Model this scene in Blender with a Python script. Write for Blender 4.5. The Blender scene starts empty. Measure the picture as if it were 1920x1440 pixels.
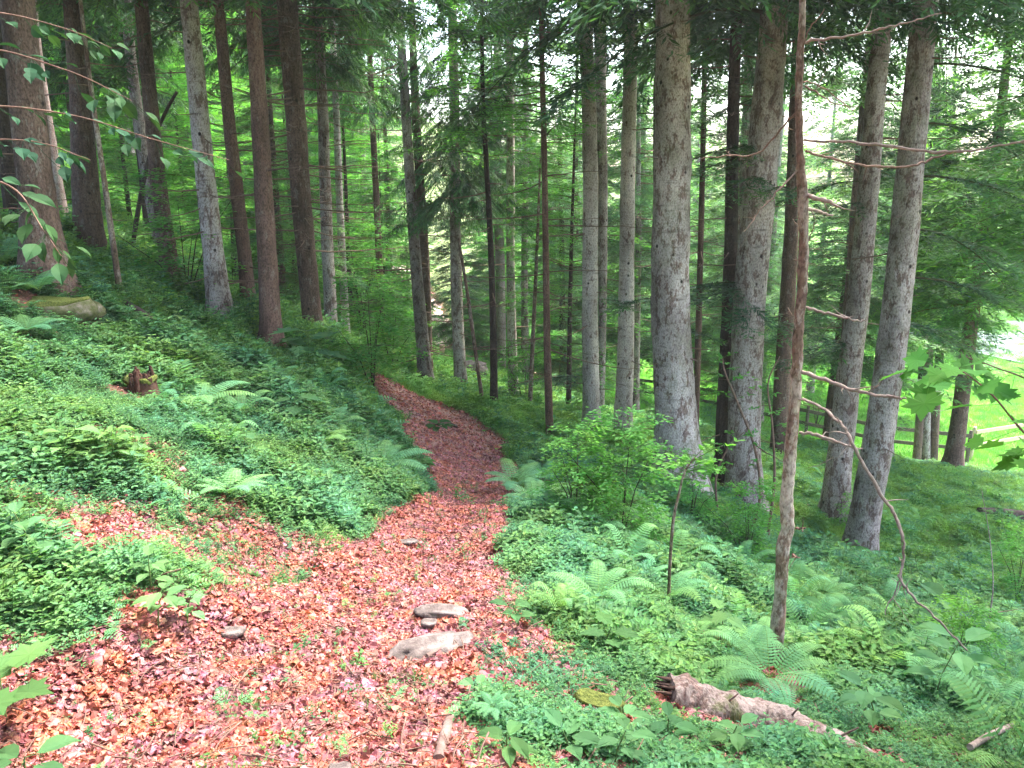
import bpy, math, random
import numpy as np
from mathutils import Vector, Matrix, Euler

# ------------------------------------------------------------------ camera, sky, sun, exposure
SC = bpy.context.scene
COL = SC.collection
PITCH = math.radians(14.0); F = 1495.0; EYE = 1.65
cam_d = bpy.data.cameras.new('camera'); cam = bpy.data.objects.new('camera', cam_d); COL.objects.link(cam)
cam.location = (0, 0, EYE); cam.rotation_euler = (math.radians(90) - PITCH, 0, 0)
cam_d.sensor_width = 36.0; cam_d.lens = 36.0 * F / 1920.0
cam_d.clip_start = 0.05; cam_d.clip_end = 3000
SC.camera = cam

SUN_EL, SUN_AZ = math.radians(60), math.radians(48)      # azimuth from +Y towards +X (light from the right, a bit ahead)
w = bpy.data.worlds.new('World'); SC.world = w; w.use_nodes = True
nt = w.node_tree; bg = nt.nodes['Background']
sky = nt.nodes.new('ShaderNodeTexSky'); sky.sky_type = 'NISHITA'; sky.sun_disc = False
sky.sun_elevation = SUN_EL; sky.sun_rotation = SUN_AZ; sky.air_density = 1.0; sky.dust_density = 4.0; sky.ozone_density = 0.6
nt.links.new(sky.outputs[0], bg.inputs[0]); bg.inputs[1].default_value = 0.15
sl = bpy.data.lights.new('sun', 'SUN'); so = bpy.data.objects.new('sun', sl); COL.objects.link(so)
sl.energy = 1.2; sl.angle = math.radians(22); sl.color = (1.0, 0.93, 0.86)
sd = Vector((math.sin(SUN_AZ) * math.cos(SUN_EL), math.cos(SUN_AZ) * math.cos(SUN_EL), math.sin(SUN_EL)))
so.rotation_euler = sd.to_track_quat('Z', 'Y').to_euler()
SC.view_settings.view_transform = 'Standard'; SC.view_settings.look = 'None'; SC.view_settings.gamma = 1
SC.view_settings.exposure = 3.38
SC.render.engine = 'CYCLES'
cy = SC.cycles
cy.max_bounces = 6; cy.diffuse_bounces = 4; cy.glossy_bounces = 2; cy.transmission_bounces = 4; cy.transparent_max_bounces = 4
cy.caustics_reflective = False; cy.caustics_refractive = False
cy.use_denoising = True
cy.sample_clamp_indirect = 6

CP, SP = math.cos(PITCH), math.sin(PITCH)
def ray(px, py):
    a = (px - 960) / F; b = (720 - py) / F
    return np.array([a, CP + b * SP, -SP + b * CP])
def at(px, py, Y):
    d = ray(px, py); t = Y / d[1]
    return np.array([0, 0, EYE]) + d * t
def depth(P): return P[1] * CP - (P[2] - EYE) * SP

# ------------------------------------------------------------------ terrain
CT = [(0,1440,1.95),(400,1440,1.98),(850,1440,2.0),(1200,1440,2.25),(1600,1400,2.8),(1900,1440,2.75),
      (0,1250,2.4),(0,1100,2.85),(300,1100,3.15),(300,1300,2.42),(600,1250,2.75),(800,1200,3.1),(540,1100,3.85),(700,1000,5.2),(935,1000,5.6),
      (930,1100,4.15),(820,920,7.9),(935,920,8.3),(870,870,10.0),(830,800,13.0),(780,745,16.5),
      (0,900,3.75),(0,750,5.0),(0,620,7.0),(200,800,4.9),(400,900,4.9),(600,850,7.1),(400,700,8.5),(600,720,10.6),(700,720,13.2),(640,660,16.0),
      (90,540,9.2),(165,470,14),(320,540,14),(405,590,12.5),(466,582,13),(510,658,12),(588,632,14),(717,625,23),(650,645,20.5),(450,530,26),
      (795,715,19),(863,730,19.5),(927,768,15),(962,755,20),(1031,820,14.2),(1110,825,15.2),(1165,820,15.6),
      (1000,1200,3.25),(1260,1140,4.8),(1200,1000,6.9),(1050,900,9.6),(1268,910,12),(1390,940,12.6),(1570,960,13),(1612,1050,11.6),
      (1400,1100,6.4),(1640,1200,6.2),(1452,1240,3.9),(1300,1300,3.2),(1900,1300,4.8),(1900,1200,7.3),(1900,1000,14),(1900,900,20),
      (1735,890,26),(1820,860,27.6),(1500,800,31),(1200,748,36),(1060,722,35),(820,690,33),(820,640,46),(1900,1100,10)]
cp = [at(*c) for c in CT]
cp += [np.array(v, float) for v in [(0,-3,.6),(-6,-3,3),(6,-3,-3),(-12,5,4.2),(-18,15,6),(-20,30,6.5),(-22,48,6),(-12,45,.5),(-5,40,-3.5),
       (12,5,-5.6),(20,12,-7.6),(30,20,-8.2),(40,40,-8.4),(20,50,-8.3),(5,50,-8.0),(5,75,-8.2),(40,75,-8.4),(-12,72,-4),(-40,72,6),(-35,10,11),(50,5,-8.4)]]
cp = np.array(cp)
def _phi(r2): return 0.5 * r2 * np.log(r2 + 1e-9)
n = len(cp)
K = _phi(((cp[:, None, :2] - cp[None, :, :2]) ** 2).sum(-1)) + np.eye(n) * 0.004
Pm = np.c_[np.ones(n), cp[:, :2]]
A = np.block([[K, Pm], [Pm.T, np.zeros((3, 3))]])
sol = np.linalg.solve(A, np.r_[cp[:, 2], 0, 0, 0])
def sinnoise(x, y, s):
    return (np.sin(x * s + 1.3 * np.sin(y * s * .7 + .5)) * np.cos(y * s * 1.1 + 1.7 * np.sin(x * s * .6)))
def height(x, y):
    x = np.asarray(x, float); y = np.asarray(y, float); sh = x.shape
    X = np.clip(x.ravel(), -38, 48); Y = np.clip(y.ravel(), -3, 74)
    out = np.empty(X.shape)
    for i in range(0, len(X), 20000):
        xs, ys = X[i:i+20000], Y[i:i+20000]
        r2 = (xs[:, None] - cp[None, :, 0]) ** 2 + (ys[:, None] - cp[None, :, 1]) ** 2
        out[i:i+20000] = _phi(r2) @ sol[:n] + sol[n] + sol[n+1] * xs + sol[n+2] * ys
    x = x.ravel(); y = y.ravel(); d = np.hypot(x, y)
    out += 0.055 * sinnoise(x + 3, y, 1.25) * np.clip((d - 2.5) / 3, 0, 1) + 0.035 * sinnoise(x, y, 2.1) + 0.015 * sinnoise(x + 9, y - 4, 5.3) + 0.1 * sinnoise(x, y + 3, .55) * np.clip((d - 5) / 15, 0, 1)
    # hills far behind the forest
    far = np.clip((d - 110) / 400, 0, 1)
    out = out + far * far * (120 * (0.22 - 0.2 * np.tanh(x / 150)) )
    return out.reshape(sh)
def H(x, y): return float(height(np.array([x]), np.array([y]))[0])
def hit(px, py, lo=1.2, hi=90):
    """first point of the ground on the ray through a photo point"""
    d = ray(px, py); Ys = np.exp(np.linspace(math.log(lo), math.log(hi), 600))
    P = d[None] / d[1] * Ys[:, None]; z = P[:, 2] + EYE
    h = height(P[:, 0], P[:, 1]); below = np.nonzero(z < h)[0]
    k = below[0] if len(below) else len(Ys) - 1
    if k > 0 and len(below):
        a0 = z[k-1] - h[k-1]; a1 = h[k] - z[k]; t = a0 / (a0 + a1 + 1e-9); Y = Ys[k-1] * (1 - t) + Ys[k] * t
    else: Y = Ys[k]
    p = at(px, py, Y); p[2] = H(p[0], p[1]); return p

# path outline (left edge, right edge) as photo rows
ROWS = [(1500,-500,880),(1440,-260,850),(1300,60,870),(1200,370,875),(1150,480,900),(1100,580,922),(1050,662,932),(1000,715,938),(950,795,942),(920,822,942),(890,824,935),(860,818,918),(825,803,898),(795,786,884),(770,752,860)]
pc = []
for row, l, r in ROWS:
    a = hit(max(l, -500), row); b = hit(r, row); c = (a + b) / 2; pc.append((c[0], c[1], np.hypot(*(a - b)[:2]) / 2))
e = pc[-1]
pc += [(e[0] - .7, e[1] + .6, .02), (-4.6, 21, .01), (-5.2, 26, .01), (-4.6, 31, .02), (-3.7, 35, .8), (-4.0, 44, .9), (-6, 54, .9), (-10, 66, .9)]
PC = np.array(pc)
def path_d(x, y):
    """signed distance from the path's edge, negative on the path"""
    x = np.asarray(x, float).ravel(); y = np.asarray(y, float).ravel(); best = np.full(x.shape, 1e9)
    for (x0, y0, w0), (x1, y1, w1) in zip(PC[:-1], PC[1:]):
        vx, vy = x1 - x0, y1 - y0; t = np.clip(((x - x0) * vx + (y - y0) * vy) / (vx * vx + vy * vy), 0, 1)
        best = np.minimum(best, np.hypot(x - x0 - t * vx, y - y0 - t * vy) - (w0 + t * (w1 - w0)))
    return best
def meadow_m(x, y):
    """1 on the open meadow down in the valley"""
    z = height(x, y)
    return np.clip((-6.9 - z.ravel()) / .6, 0, 1) * np.clip((np.ravel(y) - 22) / 4, 0, 1)

# ------------------------------------------------------------------ mesh helpers
class MB:
    """collects polygons; writes one mesh"""
    def __init__(s): s.v = []; s.f = []; s.c = []; s.nv = 0; s.smooth = []
    def add(s, V, Fc, col=(1, 1, 1), smooth=False):
        V = np.asarray(V, float).reshape(-1, 3); Fc = np.asarray(Fc, int)
        s.v.append(V); s.f.append(Fc + s.nv); s.nv += len(V)
        c = np.asarray(col, float)
        if c.ndim == 1: c = np.tile(c, (len(Fc), 1))
        s.c.append(c); s.smooth.append(np.full(len(Fc), smooth))
    def mesh(s, name, mat):
        me = bpy.data.meshes.new(name)
        V = np.concatenate(s.v); me.vertices.add(len(V)); me.vertices.foreach_set('co', V.ravel())
        li = np.concatenate([f.ravel() for f in s.f]); lt = np.concatenate([np.full(len(f), f.shape[1]) for f in s.f])
        me.loops.add(len(li)); me.loops.foreach_set('vertex_index', li)
        me.polygons.add(len(lt)); me.polygons.foreach_set('loop_start', np.r_[0, np.cumsum(lt)[:-1]]); me.polygons.foreach_set('loop_total', lt)
        me.update(calc_edges=True)
        me.polygons.foreach_set('use_smooth', np.concatenate(s.smooth))
        c = np.concatenate(s.c); cc = np.c_[np.repeat(c, lt, axis=0), np.ones(len(li))]
        at_ = me.color_attributes.new('col', 'FLOAT_COLOR', 'CORNER'); at_.data.foreach_set('color', cc.ravel())
        me.materials.append(mat); me.validate(); return me
def link(name, me, parent=None, loc=(0, 0, 0), rot=(0, 0, 0), scale=None):
    o = bpy.data.objects.new(name, me); COL.objects.link(o); o.location = loc; o.rotation_euler = rot
    if scale: o.scale = (scale,) * 3
    if parent: o.parent = parent
    return o
def tag(o, label=None, cat=None, group=None, kind=None):
    if label: o['label'] = label
    if cat: o['category'] = cat
    if group: o['group'] = group
    if kind: o['kind'] = kind
    return o
def thing(name, label, cat, loc, rotz=0, group=None):
    o = bpy.data.objects.new(name, None); COL.objects.link(o); o.location = loc; o.rotation_euler = (0, 0, rotz)
    o.empty_display_size = .1
    return tag(o, label, cat, group)
def norm(v): return v / (np.linalg.norm(v, axis=-1, keepdims=True) + 1e-9)

def tube(mb, P, R, seg=8, col=(1, 1, 1), rough=0.0, rng=None, caps=True, smooth=True):
    P = np.asarray(P, float); R = np.asarray(R, float); k = len(P)
    T = norm(np.gradient(P, axis=0)); ref = np.array([0, 1, .001]) if abs(T[0][2]) > .7 else np.array([0, 0, 1.])
    U = norm(np.cross(T, ref)); W = np.cross(T, U); a = np.linspace(0, 2 * math.pi, seg, endpoint=False)
    rr = np.tile(R[:, None], (1, seg))
    if rough and rng is not None:
        s = np.arange(k)[:, None]
        n_ = sum(np.sin(s * f1 + a[None] * m + rng.uniform(0, 6.3)) * amp for f1, m, amp in
                 ((rng.uniform(.2, .5), 1, .5), (rng.uniform(.3, .8), 2, .4), (rng.uniform(.5, 1.1), 3, .35), (rng.uniform(.2, .4), 5, .3)))
        rr = rr * (1 + rough * (n_ + rng.normal(0, .35, (k, seg))))
    V = P[:, None] + rr[..., None] * (np.cos(a)[None, :, None] * U[:, None] + np.sin(a)[None, :, None] * W[:, None])
    i = np.arange(k - 1)[:, None] * seg; j = np.arange(seg)[None]; j2 = (j + 1) % seg
    Fq = np.stack([i + j, i + j2, i + seg + j2, i + seg + j], -1).reshape(-1, 4)
    mb.add(V, Fq, col, smooth)
    if caps:
        for e_, fl in ((0, 1), (k - 1, 0)):
            c = P[e_][None]; ring = V[e_]; base = np.r_[c, ring]
            f_ = np.array([[0, 1 + (q + (1 if fl else 0)) % seg, 1 + (q + (0 if fl else 1)) % seg] for q in range(seg)])
            mb.add(base, f_, col, False)
def curve(pts, n_=12):
    """smooth polyline through points (Catmull-Rom)"""
    P = np.asarray(pts, float)
    if len(P) == 2: P = np.array([P[0], (P[0] + P[1]) / 2, P[1]])
    Q = np.r_[[2 * P[0] - P[1]], P, [2 * P[-1] - P[-2]]]; out = []
    for i in range(1, len(Q) - 2):
        for t in np.linspace(0, 1, n_, endpoint=False):
            p0, p1, p2, p3 = Q[i-1:i+3]
            out.append(.5 * (2 * p1 + (p2 - p0) * t + (2 * p0 - 5 * p1 + 4 * p2 - p3) * t * t + (3 * p1 - p0 - 3 * p2 + p3) * t ** 3))
    out.append(P[-1]); return np.array(out)

def leaves(mb, P, D, N, L, W, col, shape='oval', fold=.12):
    """leaf blades: base point P, direction D, up N"""
    P = np.atleast_2d(P); k = len(P); D = norm(np.broadcast_to(D, P.shape)); N = np.broadcast_to(N, P.shape)
    S = norm(np.cross(D, N)); N = np.cross(S, D); L = np.broadcast_to(L, k)[:, None]; W = np.broadcast_to(W, k)[:, None]
    def q(u, v, h): return P + D * L * u + S * W * v + N * W * h
    if shape == 'needle':
        V = np.stack([q(0, 0, 0), q(.45, .5, 0), q(1, 0, 0), q(.45, -.5, 0)], 1); Fc = np.array([[0, 1, 2, 3]])
    elif shape == 'oval':
        V = np.stack([q(0, 0, 0), q(.28, .42, fold), q(.62, .42, fold), q(1, 0, -fold * .6), q(.62, -.42, fold), q(.28, -.42, fold)], 1); Fc = np.array([[0, 1, 2, 3], [0, 3, 4, 5]])
    elif shape == 'big':
        V = np.stack([q(0, 0, 0), q(.1, .22, .04), q(.3, .46, fold), q(.55, .48, fold * 1.1), q(.78, .28, fold * .4), q(.9, .1, -.08), q(1.02, 0, -.22),
                      q(.9, -.1, -.08), q(.78, -.28, fold * .4), q(.55, -.48, fold * 1.1), q(.3, -.46, fold), q(.1, -.22, .04), q(.5, 0, 0)], 1)
        Fc = np.array([[12, 0, 1], [12, 1, 2], [12, 2, 3], [12, 3, 4], [12, 4, 5], [12, 5, 6], [12, 6, 7], [12, 7, 8], [12, 8, 9], [12, 9, 10], [12, 10, 11], [12, 11, 0]])
    elif shape == 'maple':
        out = [(0, 0), (-.02, .3), (.18, .36), (.1, .62), (.34, .5), (.5, .72), (.56, .38), (.78, .34), (.72, .2), (1.05, 0), (.72, -.2), (.78, -.34), (.56, -.38), (.5, -.72), (.34, -.5), (.1, -.62), (.18, -.36), (-.02, -.3)]
        V = np.stack([q(u, v, fold * abs(v) * 1.5 - .1 * u) for u, v in out] + [q(.38, 0, 0)], 1); m = len(out)
        Fc = np.array([[m, i, (i + 1) % m] for i in range(m)])
    m = V.shape[1]; idx = (np.arange(k) * m)[:, None, None] + Fc[None]
    c = np.asarray(col, float); c = np.tile(c, (k, 1)) if c.ndim == 1 else c
    mb.add(V.reshape(-1, 3), idx.reshape(-1, Fc.shape[1]), np.repeat(c, len(Fc), 0), False)
def rdir(rng, k, up=0.0):
    a = rng.uniform(0, 2 * math.pi, k); return norm(np.c_[np.cos(a), np.sin(a), np.full(k, up) + rng.normal(0, .15, k)])

# ------------------------------------------------------------------ materials
def mat_new(name):
    m = bpy.data.materials.new(name); m.use_nodes = True; t = m.node_tree; t.nodes.clear()
    return m, t, (lambda ty, **k: _nd(t, ty, k))
def _nd(t, ty, k):
    nd = t.nodes.new(ty)
    for a, v in k.items():
        if a.startswith('i_'):
            key = a[2:]; key = int(key) if key.isdigit() else key
            nd.inputs[key].default_value = v
        else: setattr(nd, a, v)
    return nd
def ramp(t, src, stops, interp='LINEAR'):
    r = t.nodes.new('ShaderNodeValToRGB'); cr = r.color_ramp; cr.interpolation = interp
    while len(cr.elements) > 1: cr.elements.remove(cr.elements[-1])
    for i, (p, c) in enumerate(stops):
        e_ = cr.elements[0] if i == 0 else cr.elements.new(p)
        e_.position = p; e_.color = (*c, 1) if len(c) == 3 else c
    t.links.new(src, r.inputs[0]); return r.outputs[0]
def mixc(t, f, a, b, mode='MIX'):
    m = t.nodes.new('ShaderNodeMix'); m.data_type = 'RGBA'; m.blend_type = mode
    for s_, v in ((0, f), (6, a), (7, b)):
        if isinstance(v, (int, float)): m.inputs[s_].default_value = v
        elif isinstance(v, tuple): m.inputs[s_].default_value = (*v, 1)
        else: t.links.new(v, m.inputs[s_])
    return m.outputs[2]
def math_(t, op, a, b=None):
    m = t.nodes.new('ShaderNodeMath'); m.operation = op
    for i, v in enumerate((a, b)):
        if v is None: continue
        if isinstance(v, (int, float)): m.inputs[i].default_value = v
        else: t.links.new(v, m.inputs[i])
    return m.outputs[0]

def leaf_mat(name, c0, c1, trans=.35, rough=.55, patch=(.8, .6), spec=.25):
    """leaf colour: per-leaf tint times a soft variation between plants"""
    m, t, N = mat_new(name); L = t.links
    geo = N('ShaderNodeNewGeometry'); nz = N('ShaderNodeTexNoise', i_Scale=patch[0], i_Detail=3.0)
    L.new(geo.outputs['Position'], nz.inputs['Vector'])
    oi = N('ShaderNodeObjectInfo'); ad = math_(t, 'ADD', math_(t, 'MULTIPLY', nz.outputs[0], 1.0), math_(t, 'MULTIPLY', oi.outputs['Random'], .5))
    f = math_(t, 'SUBTRACT', ad, .25)
    base = ramp(t, f, [(.2, c0), (.8, c1)]); nz2 = N('ShaderNodeTexNoise', i_Scale=patch[0] * 2.3, i_Detail=2.0); L.new(geo.outputs['Position'], nz2.inputs['Vector']); base = mixc(t, 1.0, base, ramp(t, nz2.outputs[0], [(.35, (.82, .95, 1.15)), (.65, (1.18, 1.04, .75))]), 'MULTIPLY')
    at_ = N('ShaderNodeAttribute', attribute_name='col'); c = mixc(t, 1.0, base, at_.outputs['Color'], 'MULTIPLY')
    p = N('ShaderNodeBsdfPrincipled', i_Roughness=rough); p.inputs['Specular IOR Level'].default_value = spec; L.new(c, p.inputs['Base Color'])
    tr = N('ShaderNodeBsdfTranslucent'); c2 = mixc(t, 1.0, c, (1.25, 1.35, .6), 'MULTIPLY'); L.new(c2, tr.inputs[0])
    mx = N('ShaderNodeMixShader', i_0=trans); L.new(p.outputs[0], mx.inputs[1]); L.new(tr.outputs[0], mx.inputs[2])
    o = N('ShaderNodeOutputMaterial'); L.new(mx.outputs[0], o.inputs[0]); return m

def bark_mat(name, base, dark, lichen, lich_amt=.5, ridged=1.0, moss=.0, knots=True):
    m, t, N = mat_new(name); L = t.links
    tc = N('ShaderNodeTexCoord'); oi = N('ShaderNodeObjectInfo')
    off = N('ShaderNodeVectorMath', operation='SCALE'); comb = N('ShaderNodeCombineXYZ'); 
    for i in range(3): L.new(oi.outputs['Random'], comb.inputs[i])
    L.new(comb.outputs[0], off.inputs[0]); off.inputs[3].default_value = 31.0
    add = N('ShaderNodeVectorMath', operation='ADD'); L.new(tc.outputs['Object'], add.inputs[0]); L.new(off.outputs[0], add.inputs[1])
    def noise(sx, sz, det=5.0, rough=.6):
        mp = N('ShaderNodeMapping'); mp.inputs['Scale'].default_value = (sx, sx, sz); L.new(add.outputs[0], mp.inputs[0])
        nz = N('ShaderNodeTexNoise', i_Scale=1.0, i_Detail=det, i_Roughness=rough); L.new(mp.outputs[0], nz.inputs['Vector']); return nz.outputs[0]
    fine = noise(38, 16); ridge = noise(26, 6, 3); big = noise(9, 4.5, 5, .72); ringn = noise(2.5, 13, 3)
    c = ramp(t, ridge, [(.3, dark), (.55, base)])
    c = mixc(t, math_(t, 'MULTIPLY', fine, .5), c, tuple(min(1, x * 1.6) for x in base))
    lt = .62 - lich_amt * .3
    lm = ramp(t, math_(t, 'ADD', math_(t, 'MULTIPLY', big, .75), math_(t, 'MULTIPLY', fine, .25)), [(lt - .015, (0, 0, 0)), (lt + .03, (1, 1, 1))])
    c = mixc(t, math_(t, 'MULTIPLY', lm, .8), c, lichen); c = mixc(t, 1.0, c, ramp(t, noise(60, 34, 3), [(.35, (.52, .48, .47)), (.55, (1.1, 1.08, 1.07))]), 'MULTIPLY')
    c = mixc(t, 1.0, c, ramp(t, noise(1.6, .7, 3), [(.35, (.58, .56, .55)), (.65, (1.3, 1.3, 1.3))]), 'MULTIPLY'); c = mixc(t, ramp(t, ringn, [(.58, (0, 0, 0)), (.72, (.55, .55, .55))]), c, dark)
    if knots:
        mp = N('ShaderNodeMapping'); mp.inputs['Scale'].default_value = (3.2, 3.2, 2.6); L.new(add.outputs[0], mp.inputs[0])
        vo = N('ShaderNodeTexVoronoi', i_Scale=1.35); L.new(mp.outputs[0], vo.inputs['Vector'])
        c = mixc(t, ramp(t, vo.outputs['Distance'], [(.07, (1, 1, 1)), (.13, (0, 0, 0))]), c, (.03, .02, .02))
    sz = N('ShaderNodeSeparateXYZ'); L.new(tc.outputs['Object'], sz.inputs[0])
    if moss:
        mm = math_(t, 'MULTIPLY', ramp(t, sz.outputs[2], [(0.0, (1, 1, 1)), (1.0, (.25, .25, .25))]), ramp(t, noise(4, 3, 4, .7), [(.5, (0, 0, 0)), (.6, (1, 1, 1))]))
        c = mixc(t, math_(t, 'MULTIPLY', mm, moss), c, (.07, .09, .02))
    rv = mixc(t, oi.outputs['Random'], (.8, .78, .78), (1.15, 1.12, 1.1)); c = mixc(t, 1.0, c, rv, 'MULTIPLY')
    p = N('ShaderNodeBsdfPrincipled', i_Roughness=.88); p.inputs['Specular IOR Level'].default_value = .2; L.new(c, p.inputs['Base Color'])
    bp = N('ShaderNodeBump', i_Strength=.75 * ridged, i_Distance=.02); L.new(math_(t, 'ADD', ridge, math_(t, 'MULTIPLY', fine, .8)), bp.inputs['Height']); L.new(bp.outputs[0], p.inputs['Normal'])
    o = N('ShaderNodeOutputMaterial'); L.new(p.outputs[0], o.inputs[0]); return m

def plain_noise_mat(name, stops, scale=12, bump=.4, rough=.85, coord='Object', detail=6.0):
    m, t, N = mat_new(name); L = t.links
    tc = N('ShaderNodeTexCoord'); nz = N('ShaderNodeTexNoise', i_Scale=scale, i_Detail=detail, i_Roughness=.65); L.new(tc.outputs[coord], nz.inputs['Vector'])
    c = ramp(t, nz.outputs[0], stops); at_ = N('ShaderNodeAttribute', attribute_name='col'); c = mixc(t, 1.0, c, at_.outputs['Color'], 'MULTIPLY')
    p = N('ShaderNodeBsdfPrincipled', i_Roughness=rough); p.inputs['Specular IOR Level'].default_value = .2; L.new(c, p.inputs['Base Color'])
    bp = N('ShaderNodeBump', i_Strength=bump, i_Distance=.02); L.new(nz.outputs[0], bp.inputs['Height']); L.new(bp.outputs[0], p.inputs['Normal'])
    o = N('ShaderNodeOutputMaterial'); L.new(p.outputs[0], o.inputs[0]); return m

M = {}
M['herb'] = leaf_mat('herb_leaf', (.05, .135, .055), (.13, .265, .105), .35, rough=.7, spec=.1)
M['fern'] = leaf_mat('fern_leaf', (.11, .26, .115), (.18, .38, .17), .4, rough=.7, spec=.1)
M['beech'] = leaf_mat('beech_leaf', (.08, .25, .06), (.155, .38, .09), .56)
M['maple'] = leaf_mat('maple_leaf', (.07, .2, .04), (.12, .3, .06), .4, rough=.7, spec=.1)
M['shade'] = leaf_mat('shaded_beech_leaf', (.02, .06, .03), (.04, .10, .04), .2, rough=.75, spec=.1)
M['needle'] = leaf_mat('conifer_needle', (.045, .10, .055), (.085, .175, .08), .35, patch=(.6, .5))
M['needle_far'] = leaf_mat('far_conifer_needle', (.085, .165, .09), (.15, .28, .13), .45, patch=(.6, .5))  # needle colour lightened: brightness and haze of far foliage put into it
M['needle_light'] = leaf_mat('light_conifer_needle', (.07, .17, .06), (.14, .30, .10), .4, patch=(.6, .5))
M['grass'] = leaf_mat('grass_blade', (.12, .32, .06), (.2, .45, .09), .3)
M['sedge'] = leaf_mat('sedge_blade', (.15, .33, .08), (.25, .46, .13), .4)  # grassy tufts whose pale colour stands in for light under the crowns
M['litter'] = leaf_mat('dead_leaf', (.32, .095, .082), (.52, .20, .175), .08, rough=.6, patch=(3.0, .6), spec=.35)
M['spruce'] = bark_mat('spruce_bark', (.14, .092, .075), (.05, .031, .025), (.23, .20, .175), .2, 1.0)
M['smooth'] = bark_mat('smooth_red_bark', (.15, .09, .074), (.075, .044, .038), (.22, .17, .145), .15, .6, knots=False)
M['fir'] = bark_mat('grey_fir_bark', (.185, .135, .125), (.06, .042, .038), (.44, .40, .39), .52, 1.0)
M['firwhite'] = bark_mat('pale_fir_bark', (.205, .148, .138), (.07, .046, .042), (.55, .515, .505), .66, .9)
M['firmoss'] = bark_mat('mossy_fir_bark', (.205, .148, .136), (.07, .045, .04), (.50, .455, .445), .55, 1.1, moss=1.0)
M['darkbark'] = bark_mat('dark_bark', (.06, .042, .038), (.022, .016, .015), (.11, .10, .09), .15, .8, knots=False)
M['palebark'] = bark_mat('pale_bark', (.40, .31, .31), (.25, .19, .19), (.5, .44, .44), .4, .5, knots=False)
M['thin'] = bark_mat('thin_tree_bark', (.19, .125, .10), (.06, .038, .03), (.40, .34, .30), .35, .9, moss=.5)
M['twig'] = plain_noise_mat('twig_bark', [(.3, (.11, .065, .05)), (.7, (.24, .15, .12))], 30)
M['paletwig'] = plain_noise_mat('pale_twig_bark', [(.3, (.17, .12, .10)), (.7, (.36, .28, .245))], 30)
M['stem'] = plain_noise_mat('green_stem', [(.3, (.07, .12, .04)), (.7, (.14, .2, .07))], 30)
M['rock'] = plain_noise_mat('grey_rock', [(.3, (.06, .045, .042)), (.5, (.14, .115, .108)), (.7, (.24, .21, .20))], 14, .8)
M['log'] = bark_mat('log_bark', (.22, .155, .14), (.06, .04, .035), (.34, .29, .27), .5, 1.2, moss=.9)
M['darkrock'] = plain_noise_mat('dark_mossy_rock', [(.3, (.03, .03, .018)), (.5, (.07, .08, .03)), (.62, (.12, .11, .08)), (.75, (.25, .22, .2))], 9, .9)
M['moss'] = plain_noise_mat('moss', [(.3, (.05, .07, .015)), (.7, (.19, .22, .05))], 60, 1.0)
M['deadwood'] = plain_noise_mat('dead_wood', [(.3, (.07, .042, .035)), (.5, (.19, .125, .11)), (.68, (.30, .22, .20))], 9, .8)
M['fencewood'] = plain_noise_mat('fence_wood', [(.3, (.06, .045, .035)), (.7, (.13, .10, .08))], 20, .4)
M['palewood'] = plain_noise_mat('cut_wood', [(.3, (.42, .30, .2)), (.7, (.6, .45, .32))], 20, .4)
print('materials')

# ------------------------------------------------------------------ ground
def ground_mat():
    m, t, N = mat_new('forest_floor'); L = t.links
    geo = N('ShaderNodeNewGeometry'); pos = geo.outputs['Position']
    def nz(s, d=6.0): 
        x = N('ShaderNodeTexNoise', i_Scale=s, i_Detail=d, i_Roughness=.65); L.new(pos, x.inputs['Vector']); return x.outputs[0]
    vo = N('ShaderNodeTexVoronoi', i_Scale=28.0); L.new(pos, vo.inputs['Vector'])
    soil = ramp(t, nz(9), [(.3, (.05, .028, .022)), (.6, (.13, .07, .055)), (.8, (.22, .12, .09))])
    lit = mixc(t, ramp(t, vo.outputs['Distance'], [(.1, (1, 1, 1)), (.6, (0, 0, 0))]), (.19, .07, .052), ramp(t, nz(18), [(.3, (.24, .09, .065)), (.7, (.5, .21, .165))]))
    at_ = N('ShaderNodeAttribute', attribute_name='col'); sp = N('ShaderNodeSeparateColor'); L.new(at_.outputs['Color'], sp.inputs[0])
    c = mixc(t, sp.outputs[0], soil, lit)
    grass = ramp(t, nz(3), [(.3, (.13, .31, .05)), (.7, (.26, .50, .10))])
    c = mixc(t, sp.outputs[1], c, grass)
    grav = ramp(t, nz(14), [(.3, (.38, .24, .21)), (.7, (.62, .48, .44))])
    c = mixc(t, sp.outputs[2], c, grav)
    p = N('ShaderNodeBsdfPrincipled', i_Roughness=.92); p.inputs['Specular IOR Level'].default_value = .15; L.new(c, p.inputs['Base Color'])
    bp = N('ShaderNodeBump', i_Strength=.7, i_Distance=.03); L.new(math_(t, 'ADD', nz(25), vo.outputs['Distance']), bp.inputs['Height']); L.new(bp.outputs[0], p.inputs['Normal'])
    o = N('ShaderNodeOutputMaterial'); L.new(p.outputs[0], o.inputs[0]); return m
def warp(lo, hi, k, c, a):
    s0, s1 = math.asinh((lo - c) / a), math.asinh((hi - c) / a); return c + a * np.sinh(np.linspace(s0, s1, k))
gx = warp(-600, 600, 340, 0, 2.2); gy = warp(-60, 900, 380, 3, 2.2)
GX, GY = np.meshgrid(gx, gy); GZ = height(GX, GY)
pd = path_d(GX, GY).reshape(GX.shape); GZ = GZ - 0.06 * np.clip(-pd / .3, 0, 1)
mm = meadow_m(GX, GY).reshape(GX.shape)
dd = np.hypot(GX, GY)
litm = np.where(pd < 0, 1, np.clip(1 - pd / np.where(dd < 6, 6.0, .6), 0, 1) * .9 + .12); litm = litm * np.where(dd > 60, 0, 1)
grasm = np.maximum(mm, np.clip((pd - .3) * 2, 0, 1) * np.clip((dd - 14) / 10, 0, 1) * .35)
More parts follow.
